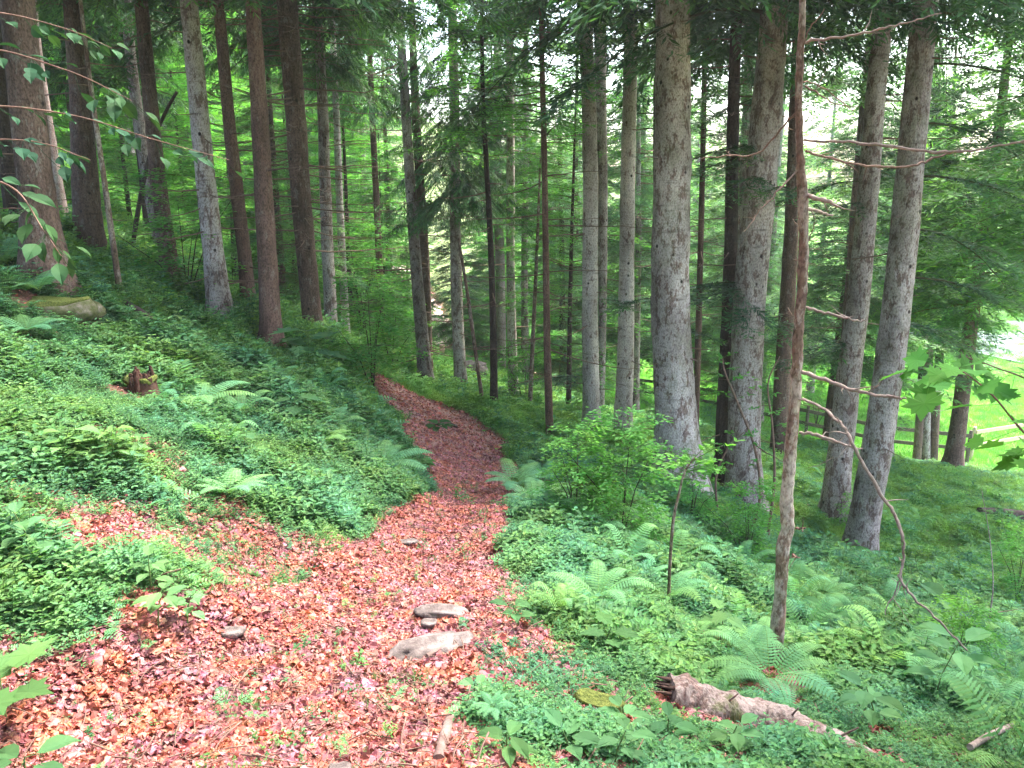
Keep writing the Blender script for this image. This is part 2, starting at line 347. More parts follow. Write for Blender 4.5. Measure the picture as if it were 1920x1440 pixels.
grasm = np.maximum(grasm, np.clip((dd - 60) / 20, 0, 1) * .35)
farp = np.clip(-pd / .15 + .5, 0, 1) * np.clip((GY - 24) / 6, 0, 1)
nearp = np.clip(-pd / .15, 0, 1) * np.clip((GY - 8) / 4, 0, 1) * .15
gb = MB(); ny, nx = GX.shape; i = np.arange(ny - 1)[:, None] * nx; j = np.arange(nx - 1)[None]
gb.add(np.c_[GX.ravel(), GY.ravel(), GZ.ravel()], np.stack([i + j, i + j + 1, i + nx + j + 1, i + nx + j], -1).reshape(-1, 4),
       np.stack([litm[:-1, :-1], grasm[:-1, :-1], np.maximum(farp, nearp * 2.6)[:-1, :-1]], -1).reshape(-1, 3), True)
g = link('ground', gb.mesh('ground', ground_mat())); tag(g, kind='structure')
print('ground')

# ------------------------------------------------------------------ scatter (one 'stuff' object each, geometry nodes)
def scatter(name, protos, pos, rot, scl, idx, label, cat=None):
    c = bpy.data.collections.new(name + '_kinds')
    for k, me in enumerate(protos):
        c.objects.link(bpy.data.objects.new('%s_kind_%02d' % (name, k), me))
    me = bpy.data.meshes.new(name); me.vertices.add(len(pos)); me.vertices.foreach_set('co', np.asarray(pos, float).ravel())
    a = me.attributes.new('rot', 'FLOAT_VECTOR', 'POINT'); a.data.foreach_set('vector', np.asarray(rot, float).ravel())
    a = me.attributes.new('scl', 'FLOAT', 'POINT'); a.data.foreach_set('value', np.asarray(scl, float))
    a = me.attributes.new('idx', 'INT', 'POINT'); a.data.foreach_set('value', np.asarray(idx, np.int32))
    o = link(name, me); ng = bpy.data.node_groups.new(name, 'GeometryNodeTree')
    ng.interface.new_socket('Geometry', in_out='INPUT', socket_type='NodeSocketGeometry'); ng.interface.new_socket('Geometry', in_out='OUTPUT', socket_type='NodeSocketGeometry')
    gi = ng.nodes.new('NodeGroupInput'); go = ng.nodes.new('NodeGroupOutput')
    ci = ng.nodes.new('GeometryNodeCollectionInfo'); ci.inputs[0].default_value = c; ci.inputs[1].default_value = True; ci.inputs[2].default_value = True
    ip = ng.nodes.new('GeometryNodeInstanceOnPoints'); ip.inputs['Pick Instance'].default_value = True
    def na(nm, ty):
        x = ng.nodes.new('GeometryNodeInputNamedAttribute'); x.data_type = ty; x.inputs[0].default_value = nm; return x.outputs[0]
    mp = ng.nodes.new('GeometryNodeMeshToPoints'); L = ng.links
    L.new(gi.outputs[0], mp.inputs[0]); L.new(mp.outputs[0], ip.inputs['Points']); L.new(ci.outputs[0], ip.inputs['Instance'])
    er = ng.nodes.new('FunctionNodeEulerToRotation'); L.new(na('rot', 'FLOAT_VECTOR'), er.inputs[0]); L.new(er.outputs[0], ip.inputs['Rotation'])
    L.new(na('scl', 'FLOAT'), ip.inputs['Scale']); L.new(na('idx', 'INT'), ip.inputs['Instance Index'])
    L.new(ip.outputs[0], go.inputs[0])
    md = o.modifiers.new('scatter', 'NODES'); md.node_group = ng
    tag(o, label, cat, kind='stuff'); return o
def polar(rng, k, r0, r1, pw, half=.85):
    """random ground positions, density ~ r^-pw"""
    u = rng.uniform(0, 1, k); q = 2 - pw
    r = (r0 ** q + u * (r1 ** q - r0 ** q)) ** (1 / q); a = rng.uniform(-half, half, k)
    return r * np.sin(a), r * np.cos(a), r

R0 = np.random.default_rng(7)
# fallen leaves
def litter_proto(seed):
    r = np.random.default_rng(seed); mb = MB(); L_ = r.uniform(.055, .08); W_ = L_ * r.uniform(.6, .8); cu = r.uniform(-1.2, 1.2); fo = r.uniform(-.35, .5)
    us = np.linspace(0, 1, 6); wd = np.array([.08, .38, .5, .46, .28, .03]) * (1 + r.normal(0, .1, 6)); V = []
    for u, w_ in zip(us, wd):
        z = cu * (u - .5) ** 2 * L_ + r.normal(0, .004)
        for s_ in (-1, 0, 1): V.append((u * L_ - L_ / 2, s_ * w_ * W_, z + abs(s_) * w_ * fo * W_ + .008 + r.normal(0, .002)))
    Fq = [[a * 3 + b, a * 3 + b + 1, a * 3 + b + 4, a * 3 + b + 3] for a in range(5) for b in range(2)]
    k = r.uniform(.5, 1.3); mb.add(V, Fq, (k * r.uniform(.95, 1.05), k * r.uniform(.85, 1.25), k * r.uniform(.85, 1.2))); return mb.mesh('dead_leaf', M['litter'])
x, y, r = polar(R0, 600000, 1.2, 24, 1.65, .8)
d = path_d(x, y)
mar = np.where(r < 5.4, np.where(x < -.5, 7.5, 3.2), .6)
prob = np.where(d < 0, 1.0, np.clip(1 - d / mar, 0, 1) ** 1.2 * .8 + .07) * 1.0
# a bare trodden patch of soil beside the stick
bare = np.exp(-((x + .35) ** 2 / .06 + (y - 2.75) ** 2 / .08)); prob *= 1 - .75 * bare
kp = R0.uniform(0, 1, len(x)) < prob; x, y = x[kp], y[kp]
z = height(x, y) - 0.06 * np.clip(-d[kp] / .3, 0, 1) + R0.uniform(0, .018, len(x)); m_ = len(x)
rot = np.c_[R0.normal(0, .45, m_), R0.normal(0, .45, m_), R0.uniform(0, 6.3, m_)]
scatter('leaf_litter', [litter_proto(s) for s in range(14)], np.c_[x, y, z], rot, np.clip(R0.normal(.38, .14, m_), .17, .9) * (1 + np.clip(np.hypot(x, y) - 7, 0, 9) * .07), R0.integers(0, 14, m_),
        'carpet of fallen reddish brown beech leaves over the path and its margins', 'fallen leaves')
print('litter', m_)

# herbs
def stemline(mb, a, b, r_=.0015, col=(.5, .6, .5)):
    tube(mb, np.linspace(a, b, 3), [r_ * 1.3, r_, r_ * .7], 3, col, caps=False)
def herb_proto(kind, seed):
    r = np.random.default_rng(100 + seed); mb = MB(); k0 = r.uniform(.75, 1.2)
    def colr(n_): c_ = k0 * r.uniform(.75, 1.25, (n_, 1)); return np.c_[c_ * r.uniform(.85, 1.15, (n_, 1)), c_, c_ * r.uniform(.8, 1.3, (n_, 1))]
    if kind == 'sprig':        # low herb with whorls of small leaves
        for s in range(7):
            b = np.r_[r.normal(0, .05, 2), 0]; h = r.uniform(.05, .16); tp = b + np.r_[r.normal(0, .03, 2), h]; stemline(mb, b, tp)
            for q in np.linspace(.45, 1, 3):
                p = b + (tp - b) * q; n_ = r.integers(3, 5); D = rdir(r, n_, .15); leaves(mb, np.tile(p, (n_, 1)), D, (0, 0, 1), r.uniform(.02, .038, n_), r.uniform(.013, .022, n_), colr(n_))
    elif kind == 'trefoil':    # three leaflets on a stalk
        for s in range(8):
            b = np.r_[r.normal(0, .06, 2), 0]; h = r.uniform(.04, .15); tp = b + np.r_[r.normal(0, .05, 2), h]; stemline(mb, b, tp)
            a0 = r.uniform(0, 6.3); a = a0 + np.arange(3) * 2.1; D = np.c_[np.cos(a), np.sin(a), np.full(3, r.uniform(-.2, .3))]
            leaves(mb, np.tile(tp, (3, 1)), D, (0, 0, 1), r.uniform(.03, .05), r.uniform(.022, .034), colr(3))
    elif kind == 'broad':      # opposite broad leaves on an upright stem
        for s in range(3):
            b = np.r_[r.normal(0, .06, 2), 0]; h = r.uniform(.12, .28); tp = b + np.r_[r.normal(0, .04, 2), h]; stemline(mb, b, tp, .002)
            a0 = r.uniform(0, 3)
            for q_i, q in enumerate(np.linspace(.4, 1, 4)):
                p = b + (tp - b) * q; a = a0 + q_i * 1.57 + np.array([0, math.pi]); D = np.c_[np.cos(a), np.sin(a), np.full(2, .2)]
                leaves(mb, np.tile(p, (2, 1)), D, (0, 0, 1), r.uniform(.045, .085), r.uniform(.025, .045), colr(2))
    elif kind == 'round':      # creeping round leaves (ivy, asarum)
        for s in range(11):
            p = np.r_[r.normal(0, .09, 2), r.uniform(.02, .08)]; stemline(mb, p * [1, 1, 0], p); D = rdir(r, 1, -.1)
            leaves(mb, p[None] - D * .02, D, (0, 0, 1), r.uniform(.035, .055), r.uniform(.035, .05), colr(1))
    elif kind == 'feather':    # finely cut feathery leaf
        for s in range(4):
            b = np.r_[r.normal(0, .05, 2), 0]; D0 = rdir(r, 1, .9)[0]; h = r.uniform(.14, .26)
            P_ = np.array([b + D0 * h * t - np.array([0, 0, .5]) * h * t * t for t in np.linspace(0, 1, 9)]); tube(mb, P_, np.linspace(.002, .0006, 9), 3, (.6, .7, .5), caps=False)
            S_ = norm(np.cross(D0, [0, 0, 1]))
            for q in range(2, 9):
                for sg in (-1, 1):
                    leaves(mb, P_[q][None], (S_ * sg + D0 * .4)[None], (0, 0, 1), (1.1 - q / 9) * .09 * (h / .2), .016, colr(1))
    elif kind == 'blade':      # grass tuft
        n_ = 26; b = np.c_[r.normal(0, .03, (n_, 2)), np.zeros(n_)]; D = norm(np.c_[r.normal(0, .35, (n_, 2)), np.ones(n_)])
        leaves(mb, b, D, rdir(r, n_), r.uniform(.08, .22, n_), r.uniform(.004, .007, n_), colr(n_), 'needle')
    return mb.mesh('herb_' + kind, M['herb'] if kind != 'feather' else M['fern'])
KINDS_H = ['sprig'] * 4 + ['trefoil'] * 4 + ['broad'] * 3 + ['round'] * 3 + ['feather'] * 3 + ['blade'] * 3
def lit_sedge_proto(seed):
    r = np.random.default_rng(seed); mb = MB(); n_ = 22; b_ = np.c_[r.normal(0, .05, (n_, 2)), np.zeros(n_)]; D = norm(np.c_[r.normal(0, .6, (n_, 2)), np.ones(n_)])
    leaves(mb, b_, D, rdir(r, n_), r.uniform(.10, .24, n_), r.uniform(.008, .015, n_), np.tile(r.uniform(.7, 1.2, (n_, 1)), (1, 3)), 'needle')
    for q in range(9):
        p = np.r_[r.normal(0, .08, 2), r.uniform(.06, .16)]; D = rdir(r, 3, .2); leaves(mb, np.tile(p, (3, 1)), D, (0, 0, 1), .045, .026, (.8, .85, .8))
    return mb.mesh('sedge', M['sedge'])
hp = [herb_proto(k, i) for i, k in enumerate(KINDS_H)] + [lit_sedge_proto(50 + q) for q in range(4)]
EXCL = []
# ------------------------------------------------------------------ conifer boughs and crowns
def bough(mb, o, az, L_, r, droop=.35, rise=.1, dens=1.0, tip=(1.6, 1.9, 1.3), fine=1.0, hang=0.0, lim=None):
    """one conifer bough: curved limb, flat side twigs, needle sprays; lighter new growth at the tips"""
    dx = np.array([math.cos(az), math.sin(az), 0]); t = np.linspace(0, 1, 8)
    P_ = o + dx * L_ * t[:, None] + np.array([0, 0, 1]) * L_ * (rise * t - droop * t * t)[:, None]
    tube(mb, P_, L_ * .009 * (1.05 - t), 3, (.9, .45, .35), caps=False)
    n_t = max(6, int(L_ * 13 * dens)); u = np.sort(r.uniform(.12, 1, n_t))
    B = []; D = []; TL = []
    for q in u:
        p = o + dx * L_ * q + np.array([0, 0, 1]) * L_ * (rise * q - droop * q * q); sg = r.choice([-1, 1])
        an = az + sg * r.uniform(.6, 1.25); l = L_ * .42 * (1.15 - q) * r.uniform(.6, 1.2) + .1
        B.append(p); D.append([math.cos(an), math.sin(an), r.uniform(-.35, .05) - hang]); TL.append(l)
    B.append(P_[-2]); D.append([dx[0], dx[1], -droop]); TL.append(.22 * L_)
    B = np.array(B); D = norm(np.array(D)); TL = np.array(TL)
    step = .034 / fine
    for b, dv, l in zip(B, D, TL):
        k = max(4, int(l / step)); s = np.linspace(.08, 1, k); pts = b + dv * (l * s)[:, None] - np.array([0, 0, 1]) * (l * .25 * s * s)[:, None]
        pts = np.repeat(pts, 2, 0); sg = np.tile([-1, 1], k); side = norm(np.cross(dv, [0, 0, 1]))
        dd_ = dv * .75 + side * sg[:, None] * r.uniform(.5, 1.0, (2 * k, 1)) + r.normal(0, .22, (2 * k, 3)) - np.array([0, 0, hang])
        ss = np.repeat(s, 2)[:, None]; c0 = r.uniform(.6, 1.15); c_ = c0 * ((1 - ss ** 4) * np.array([[.95, 1., 1.05]]) + ss ** 4 * np.array([tip]))
        leaves(mb, pts, dd_, np.array([0, 0, 1.]) + r.normal(0, .3, (2 * k, 3)), r.uniform(.09, .15, 2 * k) / fine ** .7, r.uniform(.018, .032, 2 * k) / fine ** .7, c_, 'needle')
def crown_mesh(seed, h0, h1, Lb, nb, mat='needle', droop=.35, rise=.1, dens=1.0, hang=0.0, fine=1.0, tip=(1.6, 1.9, 1.3), pw=.8):
    r = np.random.default_rng(seed); mb = MB()
    for k in range(nb):
        q = (k + r.uniform(0, 1)) / nb; h = h0 + (h1 - h0) * q; l = Lb * (1 - q) ** pw * r.uniform(.55, 1.15) + .25
        bough(mb, np.array([0, 0, h]), r.uniform(0, 2 * math.pi), l, r, droop * r.uniform(.5, 1.4), rise, dens, tip, fine, hang)
    return mb.mesh('crown', M[mat])
CR_HIGH = [crown_mesh(200 + s, .3, 9, 2.6, 28, fine=.55, droop=.45) for s in range(3)]       # high crown, starts where the clean bole ends
CR_LEFT = [crown_mesh(210 + s, 0, 9, 3.2, 95, fine=.6, droop=.5, hang=.2) for s in range(2)]  # crowns thickened and widened to shade the bank and foreground
CR_SPRUCE = [crown_mesh(220 + s, 0, 11, 2.5, 120, hang=.5, droop=.5, fine=.7) for s in range(2)]       # drooping curtains
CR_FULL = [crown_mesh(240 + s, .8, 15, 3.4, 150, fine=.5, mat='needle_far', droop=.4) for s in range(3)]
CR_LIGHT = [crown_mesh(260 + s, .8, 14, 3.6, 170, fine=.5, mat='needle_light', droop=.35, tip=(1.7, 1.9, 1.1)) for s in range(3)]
CR_YOUNG = [crown_mesh(280 + s, .25, 4.2, 1.5, 60, fine=.9, mat='needle', droop=.25) for s in range(2)]
print('crowns')

def broad_crown(seed, h0, h1, Rd, nspray, mat='beech', leafL=.075, flat=.12):
    """layered horizontal sprays of broad leaves"""
    r = np.random.default_rng(seed); mb = MB()
    for k in range(nspray):
        h = r.uniform(h0, h1); az = r.uniform(0, 6.3); l = Rd * r.uniform(.45, 1.0) * (1 - .45 * (h - h0) / (h1 - h0)); dx = np.array([math.cos(az), math.sin(az), 0]); sd_ = np.array([-dx[1], dx[0], 0])
        t = np.linspace(0, 1, 7); P_ = np.array([0, 0, h]) + dx * l * t[:, None] + np.array([0, 0, 1]) * (l * (.25 * t - .3 * t * t))[:, None]
        tube(mb, P_, l * .007 * (1.1 - t), 3, (.8, .4, .8), caps=False)
        n_ = int(l * 95); u = r.uniform(.25, 1, n_); v = r.normal(0, .2, n_) * l * (1.15 - u)
        p = np.array([0, 0, h]) + dx * (l * u)[:, None] + sd_ * v[:, None] + np.array([0, 0, 1]) * (l * (.25 * u - .3 * u * u) + r.normal(0, .03, n_))[:, None]
        D = dx * .7 + sd_ * np.sign(v)[:, None] * r.uniform(.2, 1, (n_, 1)) + r.normal(0, .2, (n_, 3)) * [1, 1, .5]
        c_ = r.uniform(.7, 1.3, (n_, 1)) * np.array([[1, 1, 1]]); leaves(mb, p, D, np.array([0, 0, 1.]) + r.normal(0, .25, (n_, 3)), r.uniform(.75, 1.2, n_) * leafL, r.uniform(.45, .6, n_) * leafL, c_)
    return mb.mesh('crown', M[mat])
BR_TREE = [broad_crown(300 + s, 1.0, 8, 2.3, 130) for s in range(3)]
BR_BUSH = [broad_crown(320 + s, .15, 1.5, .95, 60, leafL=.06) for s in range(3)]
BR_FAR = [broad_crown(340 + s, .5, 10, 3.6, 150, leafL=.17) for s in range(2)]

def trunk_mesh(P_, R_, mat, seed, seg=20, step=.12, rough=.035, flare=.35, name='trunk'):
    r = np.random.default_rng(seed); mb = MB(); P_ = np.asarray(P_, float); R_ = np.asarray(R_, float)
    d_ = np.r_[0, np.cumsum(np.linalg.norm(np.diff(P_, axis=0), axis=1))]; k = max(6, int(d_[-1] / step)); s = np.linspace(0, d_[-1], k)
    Q = np.c_[[np.interp(s, d_, P_[:, i]) for i in range(3)]].T; RR = np.interp(s, d_, R_)
    ker = 5
    for i in range(3):
        pad = np.r_[2 * Q[0, i] - Q[ker:0:-1, i], Q[:, i], 2 * Q[-1, i] - Q[-2:-ker-2:-1, i]] if k > ker + 2 else None
        if pad is not None: Q[:, i] = np.convolve(pad, np.ones(2 * ker + 1) / (2 * ker + 1), 'valid')
    flare = max(flare, .55); hgt = Q[:, 2]; RR = RR * (1 + flare * np.exp(-np.clip(hgt + .05, 0, 9) / (R_[0] * 1.3)))
    Q[:, 0] += .25 * R_[0] * np.sin(s * .9 + seed) * .4; 
    tube(mb, Q, RR, seg, (1, 1, 1), rough, r); return mb.mesh(name, M[mat])
def stubs_mesh(P_, R_, seed, n_, lmin=.15, lmax=1.2, h_lo=.5, thick=.012, mat='twig', side=None, htop=99):
    """bare dead branches sticking out of a trunk"""
    r = np.random.default_rng(seed); out = []; d_ = np.r_[0, np.cumsum(np.linalg.norm(np.diff(P_, axis=0), axis=1))]
    for _ in range(n_):
        mb = MB()
        s = r.uniform(h_lo, min(d_[-1], htop)); p = np.array([np.interp(s, d_, P_[:, i]) for i in range(3)]); az = r.uniform(0, 6.3) if side is None else r.normal(side, .7)
        l = r.uniform(lmin, lmax) * r.uniform(.5, 1); R_h = np.interp(s, d_, R_)
        dx = np.array([math.cos(az), math.sin(az), 0]); t = np.linspace(0, 1, 7); dr = r.uniform(-.1, .4)
        b = p + dx * (R_h * .8 + l * t)[:, None] + np.array([0, 0, 1]) * (l * (-dr * t + dr * .8 * t * t))[:, None] + r.normal(0, .012 * l, (7, 3)) * t[:, None]
        tube(mb, b, thick * (.5 + l * .5) * (1.05 - t * .9), 4, (1, 1, 1), caps=False)
        for q in range(int(l * 3.5)):
            u = r.uniform(.25, .95); i_ = int(u * 6); a2 = az + r.choice([-1, 1]) * r.uniform(.5, 1.1); l2 = l * .35 * r.uniform(.4, 1)
            e_ = b[i_] + np.array([math.cos(a2), math.sin(a2), r.uniform(-.4, .15)]) * l2
            tube(mb, np.array([b[i_], (b[i_] + e_) / 2 + r.normal(0, .02, 3), e_]), thick * np.array([.35, .25, .1]), 3, (1, 1, 1), caps=False)
        out.append(mb.mesh('branch', M[mat]))
    return out

# kind, label, [(px, py, width)...] base first, extra dict
def tree(name, label, cat, pts, mat, crown=None, cscale=1.0, cbase=6.0, stubs=0, stub=(.15, 1.2), Hmax=13, group=None, seg=20, Y=None, crot=0, stubmat='twig', thick=.012, rough=.035, flare=.35, slo=.5):
    b = hit(pts[0][0], pts[0][1]) if Y is None else at(pts[0][0], pts[0][1], Y)
    if Y is not None: b[2] = H(b[0], b[1])
    Yb = b[1]; W_ = []; R_ = []
    for px, py, wd in pts:
        p = at(px, py, Yb); W_.append(p - b); R_.append(wd / 2 * depth(p) / F)
    W_ = np.array(W_); R_ = np.array(R_); W_[0] = 0
    e_ = W_[-1]; dv = norm(e_ - W_[max(0, len(W_) - 2)]); 
    if dv[2] < .9: dv = norm(e_)
    if e_[2] < Hmax:
        k_ = (Hmax - e_[2]) / dv[2]; tp = e_ + dv * k_; W_ = np.r_[W_, [e_ + dv * k_ * .5, tp]]; R_ = np.r_[R_, R_[-1] * .72, R_[-1] * .3]
    W_ = np.r_[[-norm(W_[1]) * .35 if abs(W_[1][0]) < .5 * W_[1][2] else [0, 0, -.35]], W_]; R_ = np.r_[R_[0] * 1.1, R_]
    sd_ = int(abs(pts[0][0]) * 7 + pts[0][1]) % 9973
    o = thing(name, label, cat, tuple(b), 0, group)
    link('trunk', trunk_mesh(W_, R_, mat, sd_, seg, .12 if Yb < 17 else .25, rough, flare), o)
    for bm_ in (stubs_mesh(W_[1:], R_[1:], sd_ + 1, stubs, stub[0], stub[1], thick=thick, mat=stubmat, h_lo=slo, htop=max(3.5, EYE + Yb * .26 - b[2])) if stubs else ()): link('branch', bm_, o)
    if crown is not None:
        i_ = np.searchsorted(W_[:, 2], cbase); px = np.interp(cbase, W_[:, 2], W_[:, 0])
        link('crown', crown, o, (px, 0, cbase), (0, math.atan2(dv[0], dv[2]), crot), cscale)
    return o
rr_ = random.Random(3)
G_L = 'conifers standing on the left bank'; G_M = 'conifers beyond the bend of the path'; G_R = 'conifers on the slope right of the path'
SR = (.3, 1.6)
# left bank
tree('fir_tree', 'broad dark trunk at the left edge standing over the mossy boulder', 'tree', [(92,548,84),(78,400,62),(48,200,60),(28,0,58)], 'spruce', CR_LEFT[0], .8, 4.2, 8, (.2, .9), 12, G_L, 28, flare=.5)
tree('spruce_tree', 'dark trunk cut by the left edge of the picture, behind the broad one', 'tree', [(30,470,26),(10,300,28),(-15,0,26)], 'darkbark', CR_LEFT[1], .8, 5, 8, (.2, .9), 12, G_L, Y=12.5)
tree('beech_tree', 'smooth pale pink trunk right behind the broad dark left trunk', 'tree', [(122,455,24),(98,290,22),(70,100,18),(60,0,16)], 'palebark', BR_TREE[0], 1.0, 4.5, 0, SR, 12, G_L, Y=16)
tree('spruce_tree', 'dark brown thick trunk between the pale pink trunk and the thin knotty stem', 'tree', [(171,472,48),(162,330,46),(150,180,38),(132,0,32)], 'spruce', CR_LEFT[0], .9, 4.6, 14, SR, 13, G_L, 24, Y=14)
tree('sapling', 'thin knotty light brown stem curving up on the left bank', 'young tree', [(224,535,12),(212,450,11),(194,330,10),(180,230,9),(160,100,8),(150,0,7)], 'thin', BR_TREE[1], .7, 4.2, 5, (.2, .6), 9, None, 10, Y=10.5)
tree('spruce_tree', 'pinkish knobbed trunk half hidden behind the dark trunk with ferny foot', 'tree', [(308,515,22),(285,400,22),(266,270,21),(250,150,20),(236,0,18)], 'fir', CR_LEFT[0], .8, 5, 12, SR, 13, G_L, Y=19, crot=1)
tree('spruce_tree', 'dark grey brown trunk standing left of the lichen speckled one', 'tree', [(323,548,34),(306,430,30),(290,290,27),(279,140,26),(266,0,25)], 'spruce', CR_LEFT[1], .9, 5.2, 16, SR, 13, G_L, 20, Y=14, crot=2)
tree('sapling', 'thin black stem leaning to the right between two trunks on the left', 'young tree', [(246,490,9),(256,400,9),(275,310,8),(300,220,7),(332,172,6)], 'darkbark', None, 1, 4, 0, SR, 2, None, 8, Y=16)
tree('fir_tree', 'lichen speckled pale grey brown trunk on the crest of the left bank', 'tree', [(411,592,43),(398,480,38),(388,370,36),(372,180,34),(357,0,32)], 'fir', CR_LEFT[0], .9, 5.5, 22, (.3, 1.5), 14, G_L, 26, Y=12.5, crot=3)
tree('spruce_tree', 'slim smooth dark red brown trunk on the bank crest', 'tree', [(466,585,27),(457,460,25),(440,320,24),(424,150,22),(409,0,20)], 'smooth', CR_LEFT[0], .9, 6, 7, (.2, 1.3), 14, G_L, 20, Y=13, crot=4)
tree('spruce_tree', 'straight smooth brown trunk with a long vertical scar near its foot', 'tree', [(509,662,41),(507,560,37),(501,430,35),(489,240,32),(471,0,27)], 'smooth', CR_LEFT[1], .95, 6, 10, (.2, 1.6), 14, G_L, 26, Y=12, crot=5)
tree('spruce_tree', 'warm brown trunk bristling with long drooping dead twigs at the bank end', 'tree', [(588,636,33),(578,520,36),(567,380,37),(556,220,38),(536,0,38)], 'spruce', CR_LEFT[0], .95, 5.6, 96, (.6, 2.8), 14, G_L, 26, Y=14, crot=.5, thick=.009, slo=1.5)
# beyond the bend
tree('fir_tree', 'grey trunk with short side twigs right beside the warm brown one', 'tree', [(624,655,24),(617,500,23),(608,300,21),(600,120,19),(592,0,17)], 'fir', CR_SPRUCE[0], .8, 5.5, 70, (.5, 1.9), 14, G_M, Y=16.5, thick=.009, slo=.8)
tree('fir_tree', 'slender pale trunk standing close behind the grey twiggy one', 'tree', [(651,648,15),(643,500,15),(633,300,13),(622,0,11)], 'firwhite', CR_HIGH[0], .8, 6.5, 30, (.4, 1.5), 14, G_M, 14, Y=20.5)
tree('spruce_tree', 'thin reddish trunk alone in the bright gap left of the twin trunks', 'tree', [(718,627,14),(711,500,13),(704,350,12),(697,180,11),(690,0,10)], 'smooth', CR_SPRUCE[1], .75, 6.2, 34, (.4, 1.5), 14, G_M, 14, Y=23)
tree('fir_tree', 'left and paler of the twin trunks at the bend of the path', 'tree', [(797,718,28),(788,600,24),(780,470,21),(766,300,19),(745,0,15)], 'fir', CR_HIGH[1], .65, 9.5, 36, (.4, 2.0), 15, G_M, Y=18.7, crot=2)
tree('fir_tree', 'right and darker of the twin trunks at the bend of the path', 'tree', [(805,716,18),(800,600,18),(795,470,18),(785,300,17),(770,0,13)], 'spruce', CR_HIGH[2], .65, 9.5, 30, (.4, 2.0), 15, G_M, Y=19.6, crot=1)
tree('spruce_tree', 'trunk wrapped in hanging dark needle curtains right of the twin trunks', 'tree', [(864,733,24),(858,600,22),(855,450,20),(851,250,19),(848,0,17)], 'fir', CR_SPRUCE[0], .72, 4.4, 26, (.4, 1.5), 15, G_M, Y=19, crot=2)
tree('sapling', 'thin grey leaning stem between the needle curtained and the black trunk', 'young tree', [(906,768,8),(896,690,7),(884,600,7),(872,520,6),(858,440,5)], 'thin', None, 1, 4, 6, (.3, .8), 3.2, None, 8, Y=15)
tree('beech_tree', 'slim black trunk with upswept forks right of the path bend', 'tree', [(927,772,15),(926,620,13),(919,450,11),(912,320,10),(905,200,8),(904,0,7)], 'darkbark', BR_TREE[2], 1.0, 3.6, 14, (.6, 1.8), 12, G_M, 14, Y=15, crot=1)
tree('fir_tree', 'pale blue grey trunk seen just behind the slim black one', 'tree', [(941,712,19),(938,560,18),(935,400,17),(930,0,14)], 'palebark', CR_FULL[0], .7, 5, 10, SR, 15, G_M, Y=27)
tree('fir_tree', 'dark flecked trunk right of the slim black one', 'tree', [(962,757,20),(960,620,17),(958,480,16),(956,250,15),(955,0,14)], 'fir', CR_HIGH[0], .65, 6.5, 30, (.4, 1.6), 15, G_M, Y=20, crot=4)
tree('fir_tree', 'light brown trunk framed by two thin stems in the middle', 'tree', [(983,735,15),(984,560,13),(985,400,12),(987,0,10)], 'fir', CR_FULL[1], .7, 5, 24, (.3, 1.3), 15, G_M, 14, Y=24)
tree('sapling', 'thin straight stem left of the smooth reddish pole', 'young tree', [(994,762,9),(998,660,8),(1004,520,7),(1010,380,5)], 'thin', BR_TREE[0], .5, 2.4, 14, (.3, .9), 6, None, 8, Y=18)
tree('spruce_tree', 'slim smooth reddish pole trunk in the centre of the picture', 'tree', [(1032,822,15),(1028,700,14),(1023,500,12),(1019,250,11),(1015,0,9)], 'smooth', BR_TREE[1], 1.0, 4.4, 60, (.7, 2.4), 13, G_M, 14, Y=14.2, crot=3, thick=.008, slo=1.2)
tree('fir_tree', 'dark young fir trunk with low spreading boughs in front of the meadow', 'tree', [(1056,735,14),(1055,600,12),(1053,450,10),(1050,250,8)], 'darkbark', CR_FULL[2], .5, .8, 10, SR, 9, G_M, 14, Y=25)
tree('fir_tree', 'left of the two white lichened trunks near the centre', 'tree', [(1110,828,34),(1109,700,31),(1107,480,29),(1104,250,28),(1097,0,26)], 'firwhite', CR_HIGH[1], .9, 7.5, 14, (.3, 1.6), 15, G_R, 24, Y=15.2)
tree('fir_tree', 'narrow pinkish trunk tucked behind the left white lichened one', 'tree', [(1126,818,13),(1129,650,15),(1130,480,17),(1128,250,22),(1125,0,23)], 'fir', CR_HIGH[2], .9, 8, 14, (.3, 1.6), 15, G_R, 16, Y=18)
tree('fir_tree', 'right of the two white lichened trunks, spotted with red brown bark', 'tree', [(1165,824,34),(1170,700,32),(1177,480,28),(1180,250,27),(1181,0,25)], 'firwhite', CR_HIGH[0], .9, 7.5, 16, (.3, 1.6), 15, G_R, 24, Y=15.6, crot=2)
tree('fir_tree', 'thin grey trunk far down by the meadow right of the white lichened pair', 'tree', [(1193,762,14),(1195,640,12),(1196,520,11),(1198,300,9)], 'fir', CR_FULL[0], .6, 4, 16, (.3, 1.3), 12, G_R, 14, Y=27)
tree('fir_tree', 'narrow dark trunk peeping out left of the biggest trunk', 'tree', [(1240,800,14),(1236,600,15),(1233,300,16),(1232,0,16)], 'spruce', CR_HIGH[1], .9, 7, 26, (.4, 1.6), 15, G_R, 14, Y=20)
tree('fir_tree', 'biggest trunk, pale and lichened with moss spots, right of centre', 'tree', [(1268,915,82),(1266,760,74),(1263,600,72),(1258,300,68),(1257,0,62)], 'firmoss', CR_LEFT[0], 1.1, 7.2, 34, (.08, .5), 16, G_R, 40, Y=12, thick=.018)
tree('spruce_tree', 'thin straight pink brown pole just right of the biggest trunk', 'tree', [(1304,800,12),(1309,640,12),(1315,450,11),(1319,200,10),(1322,0,9)], 'smooth', CR_HIGH[0], .6, 6.5, 60, (.5, 1.9), 13, G_R, 12, Y=18, thick=.009, slo=1.)
